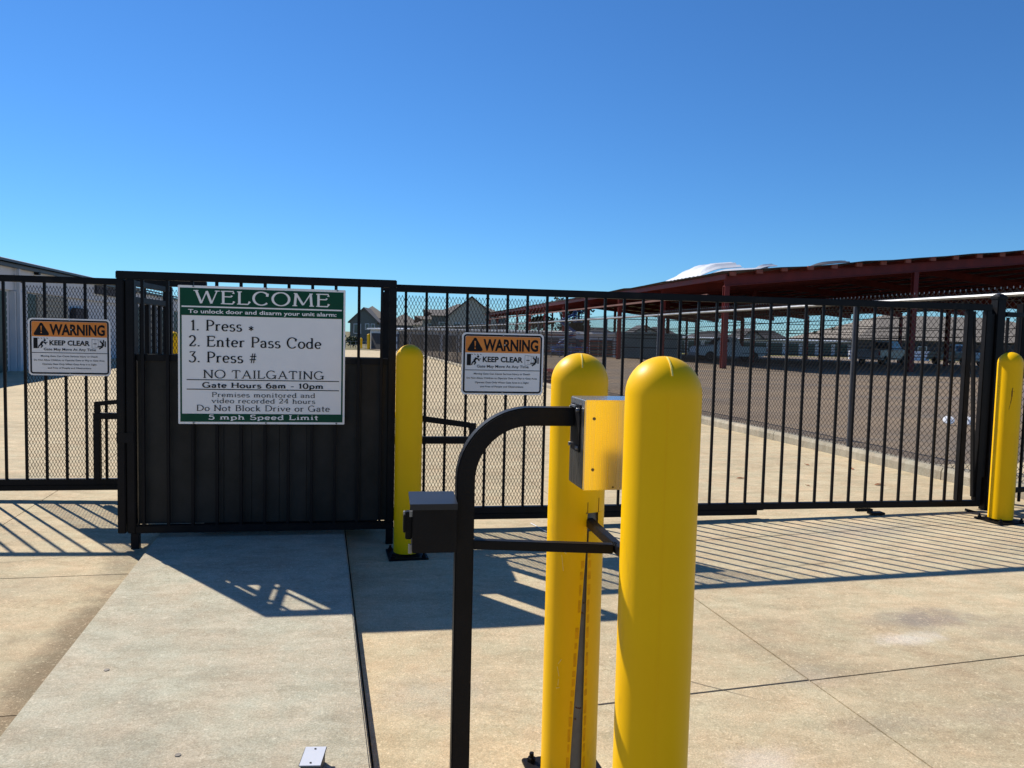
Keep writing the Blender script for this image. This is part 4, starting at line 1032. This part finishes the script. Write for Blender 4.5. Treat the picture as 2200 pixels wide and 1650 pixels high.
# ------------------------------------------------------------------ vehicles under the carport
def truck(label, x, y, rz, paint, box=False):
    t = thing('pickup_truck', label, 'pickup truck', (x, y, G(x, y)), rz, 'trucks parked under the carport')
    prof = [(-2.75, .55), (-2.78, 1.05), (-2.7, 1.18), (-.75, 1.20), (-.7, 1.25), (-.45, 1.85), (.75, 1.90), (1.35, 1.25), (2.6, 1.12), (2.75, .95), (2.78, .5), (2.2, .42), (-2.4, .42)]
    b = MB(); n_ = len(prof)
    for s in (-.95, .95):
        for (px_, pz) in prof:
            ins = .14 if pz > 1.5 else 0; b.v.append((px_, s*(1-ins/.95), pz))
    b.f.append(tuple(range(n_))); b.f.append(tuple(range(2*n_-1, n_-1, -1)))
    for k in range(n_): b.f.append((k, (k+1) % n_, n_+(k+1) % n_, n_+k))
    part('body', b, paint, t, bev=.04)
    b = MB()
    for s in (-1, 1):
        for (a, c) in ((-.38, .12), (.18, .85)):
            yy = s*.93
            b.quad((a, yy, 1.28), (c+(.25 if c > .5 else 0), yy, 1.28), (c-.1, s*.86, 1.72), (a+.08, s*.86, 1.72))
    part('side_window', b, 'glass', t)
    part('windscreen', MB().quad((1.36, -.78, 1.30), (1.36, .78, 1.30), (.86, .68, 1.80), (.86, -.68, 1.80)), 'glass', t)
    part('rear_window', MB().quad((-.69, -.72, 1.32), (-.69, .72, 1.32), (-.52, .64, 1.76), (-.52, -.64, 1.76)), 'glass', t)
    for (wx, wy) in ((-1.75, -.86), (-1.75, .86), (1.75, -.86), (1.75, .86)):
        w_ = part('wheel', MB().lathe([(.2, -.12), (.36, -.12), (.39, -.08), (.39, .08), (.36, .12), (.2, .12)], 20), 'tyre', t, loc=(wx, wy, .39), rot=(PI/2, 0, 0), smooth=True)
        part('rim', MB().lathe([(.001, -.10), (.2, -.121), (.21, -.1), (.21, .1), (.2, .121), (.001, .10)], 12), 'silver', w_)
    part('rear_bumper', MB().box(-2.95, -2.80, -.9, .9, .48, .68), 'silver', t, bev=.02)
    for s in (-1, 1):
        part('tail_lamp', MB().box(-2.80, -2.72, s*.88-.07, s*.88+.07, .78, 1.1), 'redlamp', t, bev=.01)
        part('headlight', MB().box(2.70, 2.79, s*.78-.12, s*.78+.12, .78, .98), 'whitepaint', t, bev=.01)
    part('front_bumper', MB().box(2.79, 2.92, -.92, .92, .42, .66), 'silver', t, bev=.02)
    return t
truck('dark silver pickup seen from behind under the right part of the carport', 29.6, 61.5, math.radians(42), 'silver')
truck('white pickup seen from the side left of the carport middle columns', 16.9, 60.5, math.radians(186), 'carwhite')
truck('white pickup parked at far right behind the main gate post', 40.5, 70, math.radians(100), 'carwhite')
# boom lift
t = thing('boom_lift', 'blue boom lift machine standing beside the carport left side', 'boom lift', (5.0, 72, G(5, 72)), .3)
part('chassis', MB().box(-1.3, 1.3, -.8, .8, .45, .95), 'blue', t, bev=.05)
for (a, c) in ((-.9, -.8), (.9, -.8), (-.9, .8), (.9, .8)): part('wheel', MB().lathe([(.1, -.14), (.42, -.14), (.45, 0), (.42, .14), (.1, .14)], 16), 'tyre', t, loc=(a, c, .42), rot=(PI/2, 0, 0))
b = MB(); b.bar((-.9, 0, 1.0), (.9, 0, 2.2), .22, .25).bar((.9, 0, 2.2), (-.7, 0, 3.2), .2, .22).bar((-.7, 0, 3.2), (.9, 0, 4.0), .16, .2); part('boom', b, 'blue', t)
b = MB()
for z_ in (3.2, 3.7, 4.2):
    for (p, q) in (((.8, -.4), (1.6, -.4)), ((1.6, -.4), (1.6, .4)), ((1.6, .4), (.8, .4)), ((.8, .4), (.8, -.4))): b.bar((*p, z_), (*q, z_), .05, .05)
for (p) in ((.8, -.4), (1.6, -.4), (1.6, .4), (.8, .4)): b.bar((*p, 3.15), (*p, 4.22), .05, .05)
part('basket', b, 'blue', t)
# stacked pipe racks and a red trailer deck
def rack(label, x, y, L_, m, n_, rz, h=.22):
    t = thing('pipe_rack', label, 'pipe rack', (x, y, G(x, y)), rz, 'pipe racks beside the carport')
    for k in range(n_): part('pipe', MB().bar((-L_/2+random.uniform(-.3, .3), .15*(k % 2), .25+h*k), (L_/2, .15*(k % 2), .25+h*k), .045, n=8), m[k % len(m)], t)
    for xx in (-L_*.35, 0, L_*.35): part('upright', MB().box(xx-.04, xx+.04, .25, .31, 0, h*n_+.35), 'galv', t)
rack('rack of grey and red pipes left of the boom lift', 3.2, 63, 4.0, ['galv', 'red', 'galv'], 9, .15)
rack('low rack of blue pipes before the boom lift', 4.6, 60, 2.6, ['blue', 'blue', 'galv'], 4, .1, .18)
rack('rack of red pipes under the carport left edge', 7.4, 66, 3.6, ['redlight', 'galv', 'red'], 6, .1)

# ------------------------------------------------------------------ pale storage building at left
SBU = -10.95     # wall line in the pavement frame
vA, vB = 9.0, 62.0
X_, Y_ = pav(SBU, vA)
sb_ = thing('storage_building', 'long pale metal storage building with green doors at left edge', 'building', (X_, Y_, 0), PSI)
EH = 3.18
part('wall', MB().box(-9, 0, 0, vB-vA, -.9, EH-.35), 'wallwhite', sb_)
part('fascia', MB().box(-.02, .10, -.1, vB-vA+.1, EH-.80, EH-.03), 'wallwhite', sb_, bev=.01)
b = MB(); b.v = [(.35, -.4, EH-.02), (.35, vB-vA+.4, EH-.02), (-4.5, vB-vA+.4, EH+1.0), (-4.5, -.4, EH+1.0), (-9.3, -.4, EH-.02), (-9.3, vB-vA+.4, EH-.02)]
b.v += [(x, y, z+.07) for (x, y, z) in b.v]
b.f = [(0, 3, 2, 1), (3, 4, 5, 2), (6, 7, 8, 9), (9, 8, 11, 10), (0, 1, 7, 6), (4, 10, 11, 5), (0, 6, 9, 3), (3, 9, 10, 4), (1, 2, 8, 7), (2, 5, 11, 8)]
part('roof', b, 'gutter', sb_)
part('gutter', MB().box(.11, .24, -.3, vB-vA+.3, EH-.14, EH-.03), 'gutter', sb_, bev=.01)
for (d0, d1, dm) in ((9.6, 12.6, 'doorgreen'), (14.0, 17.0, 'doorgreen'), (19.4, 22.5, 'doorgreen'), (24.05, 24.85, 'doorgreen'), (25.0, 28.1, 'doortan'), (36.5, 39.5, 'doorgreen'), (40.2, 43.2, 'doortan'), (44, 47, 'doorgreen'), (48, 51, 'doorgreen'), (52, 55, 'doorgreen'), (56, 59, 'doorgreen')):
    y0_ = d0-vA; y1_ = d1-vA
    d = part('roller_door', MB().box(.0, .05, y0_, y1_, -.6, EH-.85), dm, sb_)
    b = MB()
    for r_ in range(16): b.box(.051, .066, y0_, y1_, -.5+r_*.18, -.5+r_*.18+.12)
    part('door_slats', b, dm, d, kind='stuff')
for p0 in (13.0, 17.4, 18.6, 22.85, 39.6, 43.4, 47.3, 51.3, 55.3):
    part('pilaster', MB().box(.0, .16, p0-vA, p0-vA+(1.0 if p0 == 22.85 else .35), -.6, EH-.81), 'wallwhite', sb_, bev=.01)
    part('downspout', MB().box(.165, .25, p0-vA+.1, p0-vA+.2, -.6, EH-.15), 'wallwhite', sb_, bev=.01)
part('light_fitting', MB().box(.11, .24, 23.2-vA, 23.35-vA, EH-.55, EH-.40), 'black', sb_, bev=.01)
part('light_fitting', MB().box(.11, .24, 24.6-vA, 24.8-vA, EH-.22, EH-.1), 'black', sb_, bev=.01)
part('sign_panel', MB().box(.11, .2, 31.3-vA, 35.4-vA, 2.66, 3.0), 'roofdark', sb_)
part('air_conditioner', MB().box(.06, .22, 28.4-vA, 30.0-vA, 1.35, 2.02), 'roofdark', sb_, bev=.03)

# ------------------------------------------------------------------ far sheds and houses
def shed(label, x, y, rz, L_, D_, H_, roof_m, wall_m, doors, door_m, zb):
    t = thing('storage_shed', label, 'building', (x, y, zb), rz, 'far storage sheds')
    part('wall', MB().box(0, L_, 0, D_, 0, H_), wall_m, t)
    b = MB(); b.v = [(-.3, -.4, H_), (L_+.3, -.4, H_), (L_+.3, D_/2, H_+.12), (-.3, D_/2, H_+.12), (-.3, D_+.4, H_), (L_+.3, D_+.4, H_)]
    b.v += [(p[0], p[1], p[2]+.16) for p in b.v]
    b.f = [(0, 3, 2, 1), (3, 4, 5, 2), (6, 7, 8, 9), (9, 8, 11, 10), (0, 1, 7, 6), (4, 10, 11, 5), (0, 6, 9, 3), (3, 9, 10, 4), (1, 2, 8, 7), (2, 5, 11, 8)]
    part('roof', b, roof_m, t)
    w_ = L_/doors
    for k in range(doors): part('roller_door', MB().box(k*w_+.4, (k+1)*w_-.4, -.08, -.01, .02, H_-.5), door_m, t)
    return t
shed('far white roofed storage row seen under the carport', 8, 150, math.radians(2), 78, 12, 3.0, 'whitesheet', 'wallwhite', 24, 'doorgreen', -1.6)
shed('grey storage row along the far right side of the driveway', -19.3, 104, math.radians(-52), 46, 9, 2.75, 'whitesheet', 'wallwhite', 13, 'roofdark', -1.15)

def house(label, x, y, rz, W_, D_, H_, RH, wall_m, roof_m, zb, wins=(), gable_front=True, trim='sidingbeige'):
    t = thing('house', label, 'house', (x, y, zb), rz, 'houses on the horizon')
    b = MB()
    if gable_front:
        pr = [(0, 0), (W_, 0), (W_, H_), (W_/2, H_+RH), (0, H_)]
        b.v = [(a, 0, c) for a, c in pr]+[(a, D_, c) for a, c in pr]; b.f = [(0, 1, 2, 3, 4), (9, 8, 7, 6, 5)]+[(k, (k+1) % 5, 5+(k+1) % 5, 5+k) for k in range(5)]
    else: b.box(0, W_, 0, D_, 0, H_)
    part('wall', b, wall_m, t)
    b = MB(); e = .5
    if gable_front:
        k = RH/(W_/2); z0 = H_-e*k
        for s, xa in ((0, -e), (1, W_+e)):
            b.v += [(xa, -e, z0+.03), (xa, D_+e, z0+.03), (W_/2, D_+e, H_+RH+.03), (W_/2, -e, H_+RH+.03), (xa, -e, z0+.33), (xa, D_+e, z0+.33), (W_/2, D_+e, H_+RH+.33), (W_/2, -e, H_+RH+.33)]
            i = s*8; b.f += [(i, i+1, i+2, i+3), (i+4, i+7, i+6, i+5), (i, i+4, i+5, i+1), (i, i+3, i+7, i+4), (i+1, i+5, i+6, i+2)]
    else:
        b.v = [(-e, -e, H_), (W_+e, -e, H_), (W_+e, D_+e, H_), (-e, D_+e, H_), (D_*.4, D_/2, H_+RH), (W_-D_*.4, D_/2, H_+RH)]
        b.f = [(0, 1, 5, 4), (1, 2, 5), (2, 3, 4, 5), (3, 0, 4), (3, 2, 1, 0)]
    part('roof', b, roof_m, t)
    for (a, c, ww, hh) in wins:
        f_ = part('window', MB().box(a, a+ww, -.08, -.01, c, c+hh), 'whitepaint', t)
        part('pane', MB().box(a+.12, a+ww-.12, -.11, -.081, c+.12, c+hh-.12), 'glass', f_)
    return t
def hz(px, Y): return (px-1100)/1650*Y
Yh = 190
house('grey green gabled house behind the yellow bollards and grey shed', hz(750, Yh), Yh, .05, hz(808, Yh)-hz(750, Yh), 12, 5.6, 3.2, 'sidingolive', 'roofgrey', -2.0, [(3.7, 3.6, 1.0, 1.5), (5.1, 3.6, 1.0, 1.5), (.9, 2.6, 1.8, 2.4)])
house('tan roofed house body behind the grey green gable', hz(742, Yh), Yh+9, .05, hz(812, Yh)-hz(742, Yh), 10, 6.6, 3.3, 'sidingolive', 'rooftan', -2.0, [], False)
house('brown roofed house right of the grey green gable', hz(806, Yh), Yh+14, .05, 9, 10, 5.0, 3.0, 'sidingolive', 'rooftan', -2.0, [], False)
Ya = 165
house('large beige gabled apartment house behind the right gate mesh', hz(958, Ya), Ya, .06, hz(1062, Ya)-hz(958, Ya), 16, 6.6, 4.3, 'sidingbeige', 'roofdark', -1.9, [(1.3, 3.9, 1.5, 1.5), (7.0, 3.9, 1.5, 1.5), (1.3, 1.2, 1.5, 1.6), (7.0, 1.2, 1.5, 1.6), (4.2, 3.6, 1.3, 1.8)])
house('dark apartment block left part with grey hip roof', hz(918, Ya), Ya+6, .06, hz(1086, Ya)-hz(918, Ya), 14, 7.0, 2.9, 'sidingolive', 'roofgrey', -1.9, [(1.6, 4.0, 1.4, 1.6), (3.6, 4.0, 1.2, 1.6), (14.4, 4.0, 1.2, 1.6), (1.6, 1.3, 1.4, 1.6)], False)
house('low grey apartment wing left of the beige gable', hz(893, Ya), Ya+10, .06, 4.6, 12, 6.2, 2.4, 'sidingbeige', 'roofgrey', -1.9, [(1.2, 3.6, 1.3, 1.6)], False)
house('lowest grey apartment wing beside the yellow bollard', hz(868, Ya), Ya+13, .06, 4.6, 12, 4.9, 2.2, 'sidingbeige', 'roofgrey', -1.9, [(1.5, 3.2, 1.2, 1.5)], False)
for i_, (px, w_, top, lab, rm, gf) in enumerate([(1232, 17, 3.0, 'dark roofed house behind the boom lift', 'roofdark', False), (1340, 14, 3.2, 'dark roofed house with tan gable between the near bollard tops', 'roofdark', True), (1372, 16, 3.4, 'dark roofed house above the second bollard', 'roofdark', False),
        (1478, 18, 2.2, 'dark hip roof house left of the nearest red column', 'roofdark', False), (1585, 9, 3.0, 'house with pale tan gable seen past the red column', 'roofdark', True), (1600, 18, 3.6, 'long dark hip roof house right of the red column', 'roofdark', False), (1712, 14, 1.6, 'low pale roofed house near the far trees', 'rooftan', False)]):
    Yk = 205+5*(i_ % 3)
    house(lab, hz(px, Yk), Yk, .04, w_*.8, 12, 3.2 if gf else 2.6+.2*i_ % 1, top, 'sidingbeige', rm, -2.0, [(1.5, 1.2, 1.2, 1.3)], gf)
house('wide brown roofed building behind the carport right side', hz(1838, 150), 150, .03, 52, 34, 3.6, 5.4, 'roofdark', 'rooftan', -1.6, [(4, 1.2, 1.8, 1.3), (12, 1.2, 1.8, 1.3), (20, 1.2, 1.8, 1.3)], False)
for (px0, px1, lab) in ((1822, 1836, 'short white wall section left of the silver pickup'), (1946, 1994, 'long white garden wall in front of the brown building')):
    x0_ = hz(px0, 120); x1_ = hz(px1, 120)
    tag(part('garden_wall', MB().box(0, x1_-x0_, 0, .25, 0, 1.5), 'whitepaint', loc=(x0_, 120, G(x0_, 120)-.05)), lab, 'wall', 'white garden walls')
# meadow strip behind the carport
gs = sheet('grass_verge', axis([(10, 110, 10)]), axis([(119, 148, 5)]), lambda x, y: G(x, y)-.05, 'x')
MT['grass'] = mat('dry_grass', (.17, .17, .05), .95, col2=(.30, .27, .10), scale=.6, spec=.1)
tag(part('grass_verge', gs, 'grass'), None, None, kind='structure')

# ------------------------------------------------------------------ trees
def tree(label, x, y, H_, R_, seed, n=1400, s=.16):
    random.seed(seed); t = thing('tree', label, 'tree', (x, y, G(x, y)-.05), 0, 'trees behind the lot')
    b = MB(); tips = []
    def limb(p, d, L_, r, lev):
        q = p+d*L_; b.bar(p, q, r, n=6, cap=False)
        if lev == 0: tips.append(q); return
        for k in range(3 if lev > 1 else 4):
            nd = (d+Vector((random.uniform(-1, 1), random.uniform(-1, 1), random.uniform(-.2, .6)))*.75).normalized(); limb(q, nd, L_*.66, r*.6, lev-1)
    limb(Vector((0, 0, 0)), Vector((0, 0, 1)), H_*.38, H_*.03, 3)
    part('trunk', b, 'bark', t)
    b = MB()
    for k in range(n):
        c = random.choice(tips); p = c+Vector((random.gauss(0, 1), random.gauss(0, 1), random.gauss(0, .8)))*R_*.28
        a = Vector((random.uniform(-1, 1), random.uniform(-1, 1), random.uniform(-1, 1))).normalized(); u_ = a.orthogonal().normalized()*s*random.uniform(.5, 1.3); v_ = a.cross(u_)
        b.quad(p-u_-v_*.6, p+u_-v_*.6, p+u_+v_*.6, p-u_+v_*.6)
    part('crown', b, 'leaf', t)
tree('slim dark tree whose tip shows above the gate rail', hz(1213, 95), 95, 7.2, 1.8, 3, 900)
tree('bushy tree behind the pipe racks', hz(1232, 100), 100, 4.4, 2.2, 5, 900)
tree('small tree left of the boom lift', hz(1165, 105), 105, 5.2, 1.6, 8, 700)
tree('low green tree past the far storage row', hz(1795, 172), 172, 5.0, 3, 9, 900, .3)
tree('rounded bush near the far houses', hz(1770, 176), 176, 4.4, 3, 12, 900, .3)
tree('shrub by the grey green house', hz(757, 118), 118, 1.3, 1.3, 14, 500)

# far fence line along the lot back
t = thing('back_fence', 'low dark fence at the end of the driveway', 'fence', (hz(740, 112), 112, G(0, 112)))
for k in range(14): part('post', MB().box(k*.75, k*.75+.06, 0, .06, 0, 1.1), 'galv', t)
for z_ in (.5, 1.0): part('rail', MB().box(0, 9.8, .01, .05, z_, z_+.05), 'galv', t)
